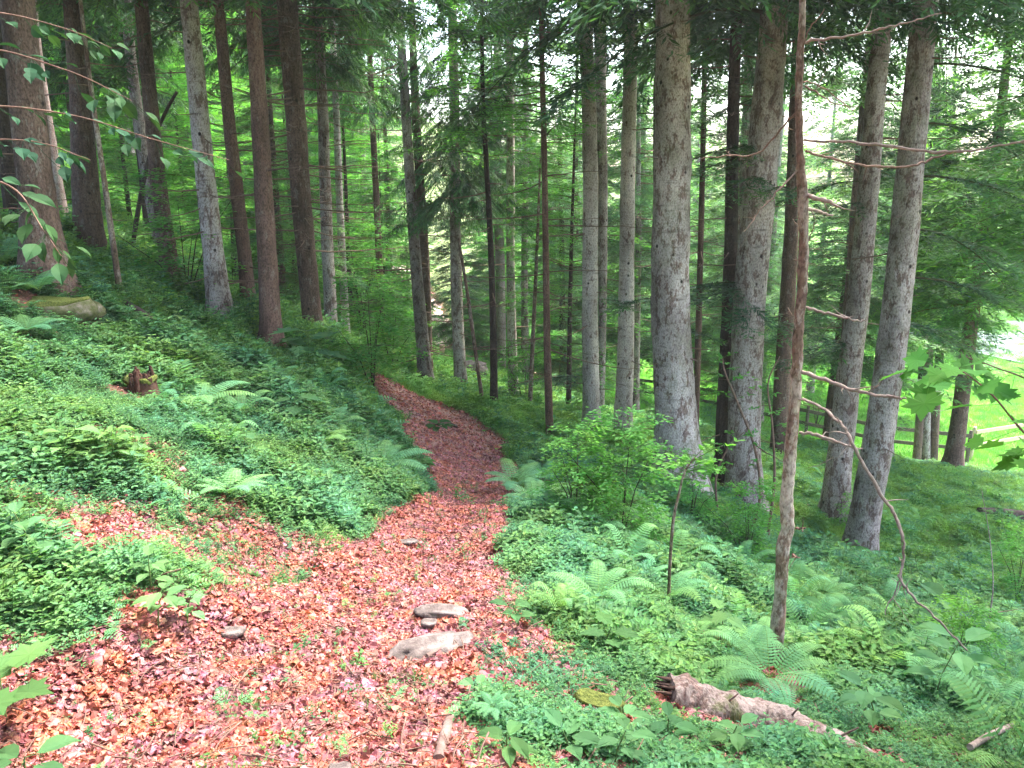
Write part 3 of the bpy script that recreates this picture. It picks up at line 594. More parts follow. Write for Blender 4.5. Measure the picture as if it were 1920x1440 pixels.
tree('fir_tree', 'dark trunk leaning against the left flank of the second biggest trunk', 'tree', [(1358,905,36),(1362,700,31),(1369,450,25),(1377,200,22),(1384,0,20)], 'darkbark', CR_HIGH[1], .9, 7.5, 26, (.4, 1.9), 15, G_R, 22, Y=13.2)
tree('fir_tree', 'second biggest trunk, pale grey above and dark below, clothed in saplings', 'tree', [(1391,948,62),(1398,780,59),(1408,560,59),(1424,330,58),(1439,150,54),(1453,0,50)], 'fir', CR_LEFT[0], 1.1, 7.6, 18, (.3, 1.4), 16, G_R, 34, Y=12.6, crot=1)
tree('fir_tree', 'slim pale trunk seen between the two leaning ones above the fir boughs', 'tree', [(1378,800,22),(1388,500,19),(1398,250,18),(1411,0,17)], 'fir', CR_HIGH[0], .9, 8, 20, (.4, 1.6), 15, G_R, 16, Y=19)
tree('fir_tree', 'dark ringed trunk left of the thin bare foreground tree', 'tree', [(1459,888,30),(1466,740,29),(1476,560,28),(1488,300,24),(1502,0,20)], 'spruce', CR_HIGH[1], .9, 7, 24, (.4, 1.6), 15, G_R, 20, Y=16.5)
tree('fir_tree', 'left of the two grey trunks leaning right at the meadow side', 'tree', [(1568,968,46),(1580,800,45),(1597,640,42),(1625,400,37),(1645,180,35),(1661,0,33)], 'fir', CR_LEFT[0], 1.0, 8.5, 12, (.3, 1.6), 16, G_R, 28, Y=13)
tree('fir_tree', 'narrow trunk mostly hidden behind the left leaning grey trunk', 'tree', [(1574,800,16),(1583,650,16),(1600,430,15),(1615,250,14)], 'spruce', CR_HIGH[0], .8, 6.5, 14, (.3, 1.6), 13, G_R, 14, Y=19)
tree('fir_tree', 'right of the two leaning grey trunks, tall with dark knots and mossy foot', 'tree', [(1612,1056,54),(1626,950,54),(1650,800,53),(1675,600,52),(1701,400,50),(1722,180,47),(1737,0,46)], 'firmoss', CR_LEFT[1], 1.0, 8.8, 12, (.3, 1.5), 16, G_R, 30, Y=11.6)
tree('fir_tree', 'short piece of trunk showing low behind the right leaning grey trunk', 'tree', [(1660,925,14),(1664,850,14),(1672,740,13),(1690,500,12)], 'fir', CR_HIGH[2], .8, 7, 10, SR, 13, G_R, 14, Y=20)
for lab, p, c in (('left stem of the reddish trunk trio before the wooden fence', [(1718,886,15),(1727,740,15),(1738,500,13)], CR_LIGHT[0]),
                  ('middle grey stem of the trunk trio before the wooden fence', [(1735,890,15),(1739,740,15),(1748,500,13)], CR_FULL[1]),
                  ('right stem of the reddish trunk trio before the wooden fence', [(1750,886,15),(1757,740,15),(1770,500,13)], CR_LIGHT[1])):
    tree('spruce_tree', lab, 'tree', p, 'fir' if 'grey' in lab else 'spruce', c, .55 if 'left' not in lab else .62, 5.2 if 'left' not in lab else 3.9, 10, SR, 14, 'trunk trio before the fence', 14, Y=26)
print('trees')

# low boughed firs and bright broadleaf trees filling in behind
def plain_tree(name, label, cat, x, y, crown, h, r, mat, s=1.0, cb=0.0, rotz=0, group=None, sink=0):
    o = thing(name, label, cat, (x, y, H(x, y) - sink), rotz, group)
    link('trunk', trunk_mesh(np.array([[0, 0, -.4], [0, 0, 0], [.05, .03, h * .5], [.1, 0, h]]), np.array([r * 1.2, r, r * .6, r * .12]), mat, int(abs(x * 31 + y * 17)), 12, .4), o)
    link('crown', crown, o, (0, 0, cb), (0, 0, rotz * 2.3), s); return o
def wx(px, Y): return (px - 960) / F * (Y * CP + 2) 
mid = [ # name,label,px,Y,crown,h,r,mat,scale
 ('fir_tree','dark low boughed fir behind the warm brown bristly trunk',556,19,CR_FULL[0],8,.12,'spruce',.55),
 ('fir_tree','light green fir with low boughs filling the right edge',2010,15,CR_LIGHT[0],16,.25,'spruce',1.1),
 ('fir_tree','light green fir just inside the right edge behind the leaning trunks',1775,20,CR_LIGHT[1],15,.22,'spruce',.82),
 ('fir_tree','light green fir in the gap between the two leaning trunks',1655,34,CR_LIGHT[1],16,.2,'fir',1.0),
 ('fir_tree','cool green fir in the gap right of the second biggest trunk',1425,31,CR_FULL[0],16,.18,'fir',1.0),
 ('fir_tree','cool green fir far behind the thin foreground tree',1525,38,CR_FULL[2],17,.18,'fir',1.1),
 ('fir_tree','cool green fir far behind the biggest trunk',1290,36,CR_FULL[1],16,.18,'fir',1.0),
 ('fir_tree','dark green fir between the thin foreground tree and the leaning trunks',1545,22,CR_FULL[1],12,.15,'spruce',.8),
 ('fir_tree','young fir with hanging boughs behind the second biggest trunk',1345,21,CR_FULL[2],9,.12,'spruce',.6),
 ('fir_tree','dark fir filling the gap right of the smooth reddish pole',1075,29,CR_FULL[0],14,.16,'spruce',.9),
 ('fir_tree','dark fir beside the far stretch of path right of the twin trunks',866,27,CR_FULL[1],9,.12,'spruce',.55),
 ('fir_tree','grey green fir left of the twin trunks above the bushes',738,29,CR_LIGHT[2],13,.14,'spruce',.7),
 ('fir_tree','fir of the far middle seen between black and flecked trunks',925,38,CR_LIGHT[0],15,.18,'spruce',.85),
 ('fir_tree','dark spruce high on the left bank behind the knobbed trunk',235,20,CR_SPRUCE[1],13,.18,'spruce',1.0),
 ('fir_tree','dark spruce above the pale pink trunk at the upper left',70,19,CR_SPRUCE[0],13,.18,'spruce',1.0),
 ('beech_tree','bright green beech glowing between trunks on the left bank',225,23,BR_TREE[0],9,.09,'darkbark',1.1),
 ('beech_tree','bright green beech behind the slim dark red trunk',440,25,BR_TREE[1],9,.09,'darkbark',1.2),
 ('beech_tree','bright green beech behind the black leaning stem',330,21,BR_TREE[2],9,.08,'darkbark',1.1),
 ('beech_tree','yellow green beech spreading left of the twin trunks',670,24,BR_TREE[2],9,.08,'darkbark',1.1),
 ('beech_tree','yellow green beech between smooth pole and white lichened pair',1062,19,BR_TREE[0],9,.07,'darkbark',1.05),
 ('beech_tree','low bright beech far behind the grey twiggy trunk',610,31,BR_TREE[1],9,.09,'darkbark',1.1),
]
for k, (nm, lab, px, Y, c, h, r_, mt, s) in enumerate(mid):
    plain_tree(nm, lab, 'tree', wx(px, Y), Y, c, h, r_, mt, s, {1425: 2.0, 1525: 2.0, 1290: 1.5, 2010: 5.0, 1775: 3.6, 1545: 1.8, 1345: .8, 1760: 2.6, 1905: 2.4, 1655: 2.2}.get(px, 0 if c not in CR_SPRUCE else 3.2), k * 1.7)
# forest edge far behind (each tree its own thing)
R1 = np.random.default_rng(11)
far = []
tries = 0
while len(far) < 85 and tries < 4000:
    tries += 1
    Y = R1.uniform(30, 78); X = R1.uniform(-.78, .8) * Y
    z_ = H(X, Y); md_ = meadow_m(np.array([X]), np.array([Y]))[0]
    if path_d([X], [Y])[0] < 1.0: continue
    if md_ > .5 and Y < 62: continue
    if any((X - a) ** 2 + (Y - b) ** 2 < 3.2 ** 2 for a, b in far): continue
    if abs(X / Y + .09) < .045 and Y < 70: continue
    if .35 < X / Y < .48 or -.17 < X / Y < -.04: continue
    if Y < 44 and -.35 < X / Y < .1 : continue
    far.append((X, Y))
far.sort(key=lambda p: p[0] / p[1])
for k, (X, Y) in enumerate(far):
    q = X / Y; kind = R1.integers(0, 5)
    zone = 'far left' if q < -.35 else 'left middle' if q < -.12 else 'middle' if q < .12 else 'right middle' if q < .4 else 'far right'
    if kind == 0:
        plain_tree('beech_tree', 'distant leafy bright green tree in the %s of the forest edge' % zone, 'tree', X, Y, BR_FAR[k % 2], 12, .14, 'darkbark', R1.uniform(.9, 1.3), 0, R1.uniform(0, 6), 'distant leafy trees, ' + zone)
    elif kind in (1, 2):
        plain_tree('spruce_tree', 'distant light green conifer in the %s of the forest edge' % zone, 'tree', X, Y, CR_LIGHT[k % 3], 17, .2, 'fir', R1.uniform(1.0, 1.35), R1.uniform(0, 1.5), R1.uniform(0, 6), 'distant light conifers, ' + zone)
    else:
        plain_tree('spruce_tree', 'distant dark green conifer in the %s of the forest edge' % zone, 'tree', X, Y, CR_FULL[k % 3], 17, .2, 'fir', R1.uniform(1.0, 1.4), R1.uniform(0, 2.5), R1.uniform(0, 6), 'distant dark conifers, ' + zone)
ub = [(-.47, 24), (-.40, 30), (-.345, 22.5), (-.31, 28), (-.27, 24), (-.235, 31), (-.21, 25.5), (-.185, 33), (-.16, 28), (-.37, 36), (-.29, 40), (-.22, 43), (-.13, 36), (-.025, 31), (-.55, 27), (-.42, 44), (.02, 40)]
ublab = ['leftmost', 'second', 'third', 'fourth', 'fifth', 'sixth', 'seventh', 'eighth', 'ninth', 'tenth', 'eleventh', 'twelfth', 'thirteenth', 'fourteenth', 'fifteenth', 'sixteenth', 'last']
for k, (q, Y) in enumerate(sorted(ub)):
    plain_tree('beech_tree', 'low pale green beech in the back left clearing, %s from the left' % ublab[k], 'tree', q * Y, Y, BR_TREE[k % 3] if Y < 30 else BR_FAR[k % 2], 8, .07, 'darkbark', (1.0 if Y < 30 else .62) * (1 + .2 * math.sin(k * 3)), -.6, k * 1.1, 'pale green beeches in the clearing')
print('far', len(far))

# ------------------------------------------------------------------ things on the ground
BYL = {o['label']: o for o in COL.objects if 'label' in o}
def rock_mesh(seed, sx, sy, sz, mat='rock', amp=.22, sub=3, name='rock'):
    import bmesh
    r = np.random.default_rng(seed); bm = bmesh.new(); bmesh.ops.create_icosphere(bm, subdivisions=sub, radius=1)
    k = [(r.normal(0, 1, 3) * f, r.uniform(0, 6.3), a) for f, a in ((1.2, 1), (1.9, .8), (3.3, .5), (6, .25), (11, .14))]
    V = np.array([v.co[:] for v in bm.verts]); n_ = sum(a * np.sin(V @ f + p) for f, p, a in k); V = V * (1 + amp * n_)[:, None]
    V[:, 2] = np.minimum(V[:, 2], .45 + .18 * np.sin(V[:, 0] * 3 + seed) + .12 * np.sin(V[:, 1] * 5)); V[:, :2] = np.sign(V[:, :2]) * np.abs(V[:, :2]) ** .8; V = V * [sx, sy, sz]; Fc = [[v.index for v in f.verts] for f in bm.faces]; bm.free()
    mb = MB(); mb.add(V, Fc, (1, 1, 1), True); return mb.mesh(name, M[mat])
def rock(label, px, py, wpx, asp=.6, hgt=.35, mat='rock', seed=0, rz=0, name='stone', cat='stone', amp=.2, sink=.4, sub=3):
    p = hit(px, py); s_ = wpx / 2 * depth(p) / F; EXCL.append((p[0], p[1] - s_ * .3, s_ * 1.25))
    o = link(name, rock_mesh(seed + int(px), s_, s_ * asp, s_ * hgt, mat, amp, sub), None, (p[0], p[1], p[2] + s_ * hgt * (1 - sink) - .03 * (path_d([p[0]], [p[1]])[0] < 0)), (0, 0, rz)); return tag(o, label, cat)
rock('flat grey stone slab, the largest stone in the leaf litter of the path', 797, 1212, 158, .42, .3, seed=4, rz=.42, amp=.2, sink=.55)
rock('low rounded grey stone at the path edge above the large slab', 828, 1142, 105, .45, .3, seed=3, rz=-.1, amp=.2, sink=.75)
rock('small round stone between the large slab and the low stone', 803, 1162, 26, .8, .7, seed=5)
rock('small dark round stone at the bottom edge of the picture', 634, 1434, 40, .8, .8, seed=6)
rock('pale stone at the left side of the path among green leaves', 432, 1178, 46, .7, .5, seed=7)
rock('small pale pebble left of the path under the herbs', 222, 1145, 18, .7, .7, seed=8)
rock('flat pale stone lying on the left edge of the path higher up', 764, 1012, 34, .6, .35, seed=10)
rock('white pebble in the litter right of the large slab', 938, 1194, 26, .7, .6, seed=12)
rock('long pale pebble in the litter at the far left', 100, 1256, 32, .5, .5, seed=13, rz=-.4)
b1 = rock('big mossy boulder under the broad dark left trunk', 110, 592, 116, .8, .5, 'darkrock', seed=21, name='boulder', cat='boulder', sink=.1, amp=.16)
link('moss', rock_mesh(22, .30, .2, .08, 'moss', .3, 3, 'moss'), b1, (-.1, .05, .07)); b1.location.z -= .08
rock('smaller broken boulder right of the big mossy one', 158, 600, 60, .7, .8, 'darkrock', seed=24, name='boulder', cat='boulder', sink=.2)
rock('bright yellow green moss cushion on the ground left of the fallen log', 1130, 1335, 118, .5, .42, 'moss', seed=31, rz=-.35, name='moss_cushion', cat='moss', sink=.2)
rock('dark green moss cushion in the litter at the far left', 92, 1100, 66, .6, .5, 'moss', seed=33, name='moss_cushion', cat='moss')
rock('grey boulder among greenery behind the leaning grey stem', 884, 700, 60, .7, .6, seed=41, name='boulder', cat='boulder')
rock('pale rock by the meadow edge behind the flecked trunk', 1000, 712, 40, .7, .6, seed=43, name='boulder', cat='boulder')

def Yl(p): return p[1] < 5
def tube_thing(name, label, cat, pix, mat, seed, seg=10, lift=0.0, ydrop=0, rough=.08, end=None):
    """a stick, root or log lying on the ground: list of (px, py, width px)"""
    P_ = []; R_ = []
    for px, py, wd in pix:
        p = hit(px, py); rr = wd / 2 * depth(p) / F; P_.append(p + [0, 0, rr * (.5 + lift)]); R_.append(rr); EXCL.extend([(p[0], p[1] - .06, .11), (p[0] + .05, p[1] - .14, .08), (p[0], p[1], .12)] if name == 'fallen_log' and Yl(p) else [(p[0], p[1] - .04, .06)])
    P_ = np.array(P_); o0 = P_[0].copy(); C_ = curve(P_ - o0, 8); R2 = np.interp(np.linspace(0, 1, len(C_)), np.linspace(0, 1, len(R_)), R_)
    mb = MB(); tube(mb, C_, R2, seg, (1, 1, 1), rough, np.random.default_rng(seed)); o = link(name, mb.mesh(name, M[mat]), None, tuple(o0)); return tag(o, label, cat), C_, R2
lg, C_, R2 = tube_thing('fallen_log', 'pinkish weathered log fallen across the lower right corner with a broken dark end', 'log', [(1250,1312,88),(1290,1322,86),(1330,1336,80),(1380,1350,78),(1430,1358,80),(1485,1376,74),(1540,1400,68),(1595,1418,56),(1640,1432,34)], 'log', 5, 26, lift=-.35, rough=.12)
mb = MB(); r = np.random.default_rng(8); dl = norm(C_[0] - C_[3])
for q in range(26):
    a = r.uniform(0, 6.3); e_ = C_[0] - dl * .03 + np.array([0, math.cos(a), math.sin(a)]) * R2[0] * r.uniform(.15, .85); tube(mb, np.array([e_, e_ + dl * r.uniform(.03, .09) + r.normal(0, .004, 3)]), [.014, .002], 5, tuple(np.array([.4, .32, .3]) * r.uniform(.3, 1)))
link('broken_end', mb.mesh('broken_end', M['deadwood']), lg)
mb = MB(); 
for q, a in ((19, 1.2), (37, .9), (50, 1.7)): tube(mb, np.array([C_[q], C_[q] + [.02, -.03, .07], C_[q] + [.05 * a, -.05, .13]]), [.008, .006, .003], 5)
link('branch_stub', mb.mesh('branch_stub', M['deadwood']), lg)
tube_thing('stick', 'thick short stick lying at the bottom edge right of the path', 'stick', [(822,1432,26),(832,1395,24),(843,1360,22),(852,1332,15)], 'deadwood', 6)
tube_thing('stick', 'thin curved stick beside the large grey slab', 'stick', [(800,1232,8),(830,1216,8),(862,1204,9)], 'deadwood', 7)
tube_thing('branch', 'pale stick lying in the lower right corner', 'stick', [(1815,1424,12),(1860,1398,12),(1918,1372,10)], 'paletwig', 8, lift=4)
tube_thing('root', 'dark root hump crossing the far part of the path', 'root', [(800,796,5),(830,789,12),(858,799,5)], 'spruce', 10, lift=-1.1, rough=.3)
tube_thing('fallen_branch', 'dark rotting branch lying down the left bank', 'branch', [(215,570,8),(265,605,12),(320,640,10),(392,690,6)], 'darkbark', 12, lift=3)
tube_thing('fallen_log', 'pale bare log by the meadow edge, upper one behind the reddish pole', 'log', [(975,722,9),(1030,708,10),(1085,700,9)], 'palewood', 13, lift=2)
tube_thing('fallen_log', 'pale bare log by the meadow edge, lower one behind the reddish pole', 'log', [(990,735,8),(1040,720,9),(1100,712,8)], 'palewood', 14, lift=2)
tube_thing('fallen_log', 'dark fallen trunk in the hollow at the right edge', 'log', [(1835,968,14),(1890,980,22),(1990,1000,26)], 'darkbark', 15, lift=1)
# stump
p = hit(272, 742); EXCL.append((p[0], p[1] - .1, .28)); st = thing('tree_stump', 'rotten moss topped stump on the left bank above the fern', 'stump', tuple(p))
s_ = 50 / 2 * depth(p) / F
mb = MB(); r = np.random.default_rng(3); tube(mb, np.array([[0, 0, -.2], [0, 0, 0], [.01, 0, .08], [.0, 0, .15]]), [s_ * 1.6, s_ * 1.35, s_ * 1.0, s_ * .9], 22, (.32, .25, .2), .2, r)
for q in range(30):
    a = r.uniform(0, 6.3); e_ = np.array([math.cos(a), math.sin(a), 0]) * s_ * r.uniform(.5, .95) + [0, 0, .05]; tube(mb, np.array([e_, e_ * [.95, .95, 1] + [0, 0, r.uniform(.06, .12)], e_ * [.9, .9, 1] + [0, 0, r.uniform(.12, .2)]]), [.03, .026, .01], 5, tuple(np.array([.42, .30, .24]) * r.uniform(.4, 1.1)))
link('stump', mb.mesh('stump', M['deadwood']), st)
link('moss', rock_mesh(23, s_ * .95, s_ * .8, s_ * .35, 'moss', .3, 3, 'moss'), st, (-s_ * .2, -.02, .15))

# ------------------------------------------------------------------ bare thin tree in the foreground
Yf = hit(1452, 1244)[1]; b = hit(1452, 1244)
tp = [(1452,1250,40),(1458,1180,37),(1466,1085,34),(1466,1030,35),(1480,978,37),(1473,955,37),(1479,880,32),(1490,760,31),(1495,650,29),(1504,540,27),(1508,430,27),(1505,370,29),(1499,290,21),(1497,180,20),(1503,60,19),(1505,-20,18),(1508,-200,16),(1512,-420,12)]
W_ = np.array([at(x_, y_, Yf) - b for x_, y_, w_ in tp]); RR = np.array([w_ / 2 * depth(at(x_, y_, Yf)) / F for x_, y_, w_ in tp])
ft = thing('dead_tree', 'thin crooked nearly bare tree in the right foreground with long side twigs', 'tree', tuple(b))
W_ = np.r_[[W_[0] - [0, 0, .25]], W_]; RR = np.r_[RR[0], RR] * .68; EXCL.extend([(b[0], b[1] - .15, .2), (b[0] - .03, b[1] - .36, .15), (b[0], b[1], .12)])
r = np.random.default_rng(2); mb = MB(); ds = np.r_[0, np.cumsum(np.linalg.norm(np.diff(W_, axis=0), axis=1))]; ss = np.linspace(0, ds[-1], 150)
Q = np.c_[[np.interp(ss, ds, W_[:, i]) for i in range(3)]].T; kk = np.ones(5) / 5
for i in range(3): Q[2:-2, i] = np.convolve(Q[:, i], kk, 'valid')
tube(mb, Q + r.normal(0, .0015, Q.shape), np.interp(ss, ds, RR) * (1 + .06 * np.sin(ss * 21) * np.sin(ss * 8)), 20, (1, 1, 1), .05, r); link('trunk', mb.mesh('trunk', M['thin']), ft)
def pbranch(parent, base, pix, mat='twig', seg=6, dy=None, name='branch'):
    """branch through photo points (px, py, width px, depth offset)"""
    P_ = []; R_ = []
    for px, py, wd, oy in pix:
        p_ = at(px, py, Yf + oy); P_.append(p_ - base); R_.append(wd / 2 * depth(p_) / F * .78)
    C_ = curve(P_, 6); R2 = np.interp(np.linspace(0, 1, len(C_)), np.linspace(0, 1, len(R_)), R_)
    C_ = C_ + np.random.default_rng(int(pix[0][1])).normal(0, .0030, C_.shape); mb = MB(); rt = np.random.default_rng(int(pix[0][0] + pix[-1][1])); tube(mb, C_, R2 * rt.uniform(.85, 1.15, len(R2)), seg)
    for _ in range(max(2, len(C_) // 5)):
        i_ = rt.integers(1, len(C_) - 1); dv_ = norm(rt.normal(0, 1, 3) + norm(C_[i_] - C_[i_ - 1]) * .8); l_ = rt.uniform(.02, .14); tube(mb, np.array([C_[i_], C_[i_] + dv_ * l_ * .5 + rt.normal(0, .006, 3), C_[i_] + dv_ * l_]), [R2[i_] * .5, R2[i_] * .35, .0007], 4)
    return link(name, mb.mesh(name, M[mat]), parent), C_
BRS = [[(1510,80,8,0),(1580,68,6,-.1),(1640,58,6,-.15),(1700,42,4,-.2),(1765,24,3,-.25)],
 [(1508,264,7,0),(1580,266,7,-.1),(1640,272,8,-.2),(1730,283,8,-.3),(1790,285,7,-.35),(1860,275,6,-.4),(1940,258,5,-.45)],
 [(1510,286,6,0),(1550,294,6,.1),(1600,308,6,.15),(1655,314,7,.2),(1720,308,6,.2),(1760,294,5,.2),(1800,280,3,.2)],
 [(1512,365,10,0),(1545,376,12,-.1),(1575,389,5,-.15)],[(1512,392,9,0),(1540,398,7,.1),(1562,404,4,.15)],
 [(1508,575,8,0),(1545,586,7,-.05),(1590,598,6,-.1),(1624,601,3,-.1)],
 [(1503,697,11,0),(1545,712,10,-.1),(1590,728,9,-.2),(1640,741,8,-.3),(1675,745,7,-.35),(1702,749,4,-.4)],
 [(1498,811,8,0),(1530,815,8,-.05),(1565,827,7,-.1),(1595,838,6,-.15),(1618,842,3,-.15)],
 [(1500,150,4,0),(1540,162,3,.1),(1600,210,2,.2)],[(1512,160,4,0),(1560,192,3,-.1),(1610,200,2,-.1)],
 [(1498,205,6,0),(1470,235,5,.1),(1420,288,4,.2),(1370,292,3,.3),(1310,297,2,.4)],
 [(1495,320,5,0),(1462,355,4,-.1),(1420,400,3,-.15),(1395,435,2,-.2)],
 [(1490,990,6,0),(1505,992,5,-.05),(1510,990,2,-.05)],[(1486,1040,6,0),(1492,1044,5,-.05),(1499,1046,2,-.05)],
 [(1495,120,4,0),(1515,60,3,-.05),(1545,20,2,-.1)],[(1500,470,4,0),(1520,440,3,0),(1529,415,2,0)]]
for q in BRS: pbranch(ft, b, q, 'paletwig' if q[0][2] > 6 else 'twig')
long_, _ = pbranch(ft, b, [(1503,748,7,0),(1540,764,7,-.2),(1575,795,8,-.35),(1590,815,9,-.4),(1615,865,8,-.45),(1650,925,8,-.5),(1678,965,8,-.55),(1692,1005,8,-.6),(1695,1050,7,-.62),(1688,1086,7,-.65),(1715,1122,6,-.7),(1760,1165,5,-.75),(1812,1218,4,-.8)], 'paletwig')
pbranch(long_, b, [(1688,1086,4,-.65),(1676,1115,4,-.66),(1658,1152,2,-.68)], 'paletwig', name='twig')

# slim sapling stem left of it, and leafy shrub behind
def sapling_pix(label, pix, mat, Y, leafn, leafL, lmat='beech', name='sapling', spread=.25, seed=0, from_=.4, cat='young tree', group=None):
    P_ = [at(px, py, Y) for px, py, w_ in pix]; b_ = P_[0].copy(); o = thing(name, label, cat, tuple(b_), 0, group)
    R_ = [w_ / 2 * depth(q) / F for q, (_, _, w_) in zip(P_, pix)]; C_ = curve(np.array(P_) - b_, 6); R2 = np.interp(np.linspace(0, 1, len(C_)), np.linspace(0, 1, len(R_)), R_)
    C_ = np.r_[[C_[0] - [0, 0, .15]], C_]; R2 = np.r_[R2[0], R2]
    mb = MB(); tube(mb, C_, R2, 7); link('trunk', mb.mesh('trunk', M[mat]), o); r = np.random.default_rng(seed + 77)
    if leafn:
        mb = MB(); sm = MB()
        for _ in range(leafn // 9 + 1):
            k_ = int(len(C_) * r.uniform(from_, .99)); a = r.uniform(0, 6.3); l = spread * r.uniform(.4, 1); D = np.array([math.cos(a), math.sin(a), r.uniform(-.1, .6)]); T_ = C_[k_] + D * l
            tube(mb, np.array([C_[k_], (C_[k_] + T_) / 2 + [0, 0, .02], T_]), [.003, .002, .001], 3, (.5, .4, .5), caps=False)
            n_ = 9; t_ = r.uniform(.3, 1, n_); pp = C_[k_] + D * (l * t_)[:, None]; DD = D + rdir(r, n_, -.1) * 1.2
            leaves(mb, pp, DD, np.array([0, 0, 1.]) + r.normal(0, .3, (n_, 3)), leafL * r.uniform(.6, 1.1, n_), leafL * r.uniform(.45, .6, n_), np.tile(r.uniform(.75, 1.2, (n_, 1)), (1, 3)))
        link('crown', mb.mesh('crown', M[lmat]), o)
    return o, b_, C_
Yq = hit(1255, 1145)[1]
sapling_pix('slim dark sapling stem with a small leafy top below the biggest trunk', [(1253,1150,7),(1256,1060,6),(1262,980,6),(1272,930,5),(1284,885,4),(1305,855,3)], 'thin', Yq, 130, .05, seed=1, from_=.72, spread=.3)
for k, (lab, px, py, mesh, sc_, nm) in enumerate([
  ('round leaved hazel bush filling the hollow left of the biggest trunk', 1165, 1010, BR_BUSH[0], .74, 'bush'),
  ('smaller hazel bush leaning on the path side of the round leaved one', 1080, 985, BR_BUSH[1], .62, 'bush'),
  ('leafy bush at the foot of the biggest trunk', 1295, 985, BR_BUSH[2], .6, 'bush'),
  ('pale green bush below the second biggest trunk', 1400, 1050, BR_BUSH[0], .6, 'bush'),
  ('bright bush left of the twin trunks beside the path bend', 700, 735, BR_BUSH[1], 1.25, 'bush'),
  ('taller bright bush behind the one at the path bend', 735, 700, BR_BUSH[2], 1.5, 'bush'),
  ('yellow green bush between twin trunks and needle curtained trunk', 836, 722, BR_BUSH[0], .5, 'bush'),
  ('bright bush in the gap behind the scarred brown trunk', 545, 600, BR_BUSH[1], 1.8, 'bush'),
  ('bright bush in the gap left of the slim dark red trunk', 438, 560, BR_BUSH[2], 2.0, 'bush'),
  ('bush right of the lichen speckled trunk on the crest', 352, 560, BR_BUSH[0], 1.4, 'bush'),
  ('bushy greenery at the foot of the thin reddish lone trunk', 680, 640, BR_BUSH[2], 2.1, 'bush'),
  ('low bush in front of the flecked trunk', 985, 765, BR_BUSH[1], 1.0, 'bush'),
  ('green bush right of the thin foreground tree before the meadow', 1530, 800, BR_BUSH[2], 1.6, 'bush'),
  ('small leafy bush between the two leaning grey trunks', 1600, 1000, BR_BUSH[0], .5, 'bush'),
  ('leafy shrub low in the right bottom corner', 1790, 1270, BR_BUSH[1], .42, 'bush'),
  ('leafy shrub at the right edge above the corner', 1905, 1130, BR_BUSH[2], .7, 'bush')]):
    p = hit(px, py); o = thing(nm, lab, 'bush', tuple(p), k * 1.3); 
    mb = MB(); r = np.random.default_rng(k)
    for _ in range(5):
        e_ = np.r_[r.normal(0, .3, 2), r.uniform(.7, 1.3)] * sc_; tube(mb, np.array([[0, 0, -.05], e_ * [.4, .4, .55], e_]), [.009 * sc_, .006 * sc_, .003 * sc_], 5)
    link('stem', mb.mesh('stem', M['darkbark']), o); link('crown', mesh, o, (0, 0, 0), (0, 0, 0), sc_)
# thin arching vine like saplings before the second biggest trunk
Yv = hit(1385, 1000)[1]
for k, (lab, pix, n_) in enumerate([('arching leafy sapling in front of the second biggest trunk, taller one', [(1405,1010,6),(1425,930,5),(1415,840,5),(1385,760,4),(1360,700,3),(1355,672,2)], 150),
   ('arching leafy sapling right of the second biggest trunk', [(1440,1000,6),(1452,900,5),(1448,800,4),(1440,720,3),(1462,668,2)], 120),
   ('short leafy sapling left of the second biggest trunk', [(1350,990,5),(1342,900,4),(1365,840,3),(1395,810,2)], 110)]):
    sapling_pix(lab, pix, 'twig', Yv, n_, .06, seed=k + 5, from_=.3, spread=.3)

# ------------------------------------------------------------------ ferns
def fern_mesh(seed, nf=8, L_=.6, up=.9):
    r = np.random.default_rng(seed); mb = MB()
    for f in range(nf):
        az = f / nf * 6.283 + r.normal(0, .25); dx = np.array([math.cos(az), math.sin(az), 0]); sd_ = np.array([-dx[1], dx[0], 0]); l = L_ * r.uniform(.75, 1.15); u_ = up * r.uniform(.7, 1.25)
        K_ = 23; t = np.linspace(0, 1, K_); P_ = dx * (l * (t * .95))[:, None] + np.array([0, 0, 1]) * (l * (u_ * t - .7 * u_ * t ** 2.2))[:, None]
        tube(mb, P_[::2], np.linspace(.004, .001, len(P_[::2])), 4, (1.1, .9, .6), caps=False); T_ = norm(np.gradient(P_, axis=0)); N_ = norm(np.cross(T_, sd_)); N_ = N_ * np.sign(N_[:, 2:3] + 1e-6)
        for q in range(3, K_):
            pl = l * .34 * (np.clip((t[q] + .12) / .42, 0, 1) ** .7) * (1 - t[q]) ** .62 + .012
            for sg in (-1, 1):
                D = norm(sd_ * sg + T_[q] * .32 - N_[q] * .10); S_ = norm(np.cross(N_[q], D)); n_ = 9; u = np.linspace(0, 1, n_); wd = l * .017 * np.sin(np.clip(u * 1.0 + .22, 0, 1) * math.pi) ** .7 + .0006
                c = P_[q] + D * (pl * u)[:, None] - np.array([0, 0, .16 * pl]) * (u ** 2)[:, None] + S_ * (pl * .05 * u * u)[:, None]
                wz = wd * np.where(np.arange(n_) % 2, 1.25, .7); V = np.stack([c + S_ * wz[:, None], c + N_[q] * .001, c - S_ * wz[:, None]], 1).reshape(-1, 3)
                Fq = [[3 * i_ + j_, 3 * i_ + j_ + 1, 3 * i_ + j_ + 4, 3 * i_ + j_ + 3] for i_ in range(n_ - 1) for j_ in (0, 1)]; k_ = r.uniform(.85, 1.2); mb.add(V, Fq, (k_, k_, k_), False)
    return mb.mesh('fern', M['fern'])
FERN = [fern_mesh(1), fern_mesh(2, 6, .6, 1.1), fern_mesh(3, 9, .6, .7), fern_mesh(4, 5, .6, 1.8)]
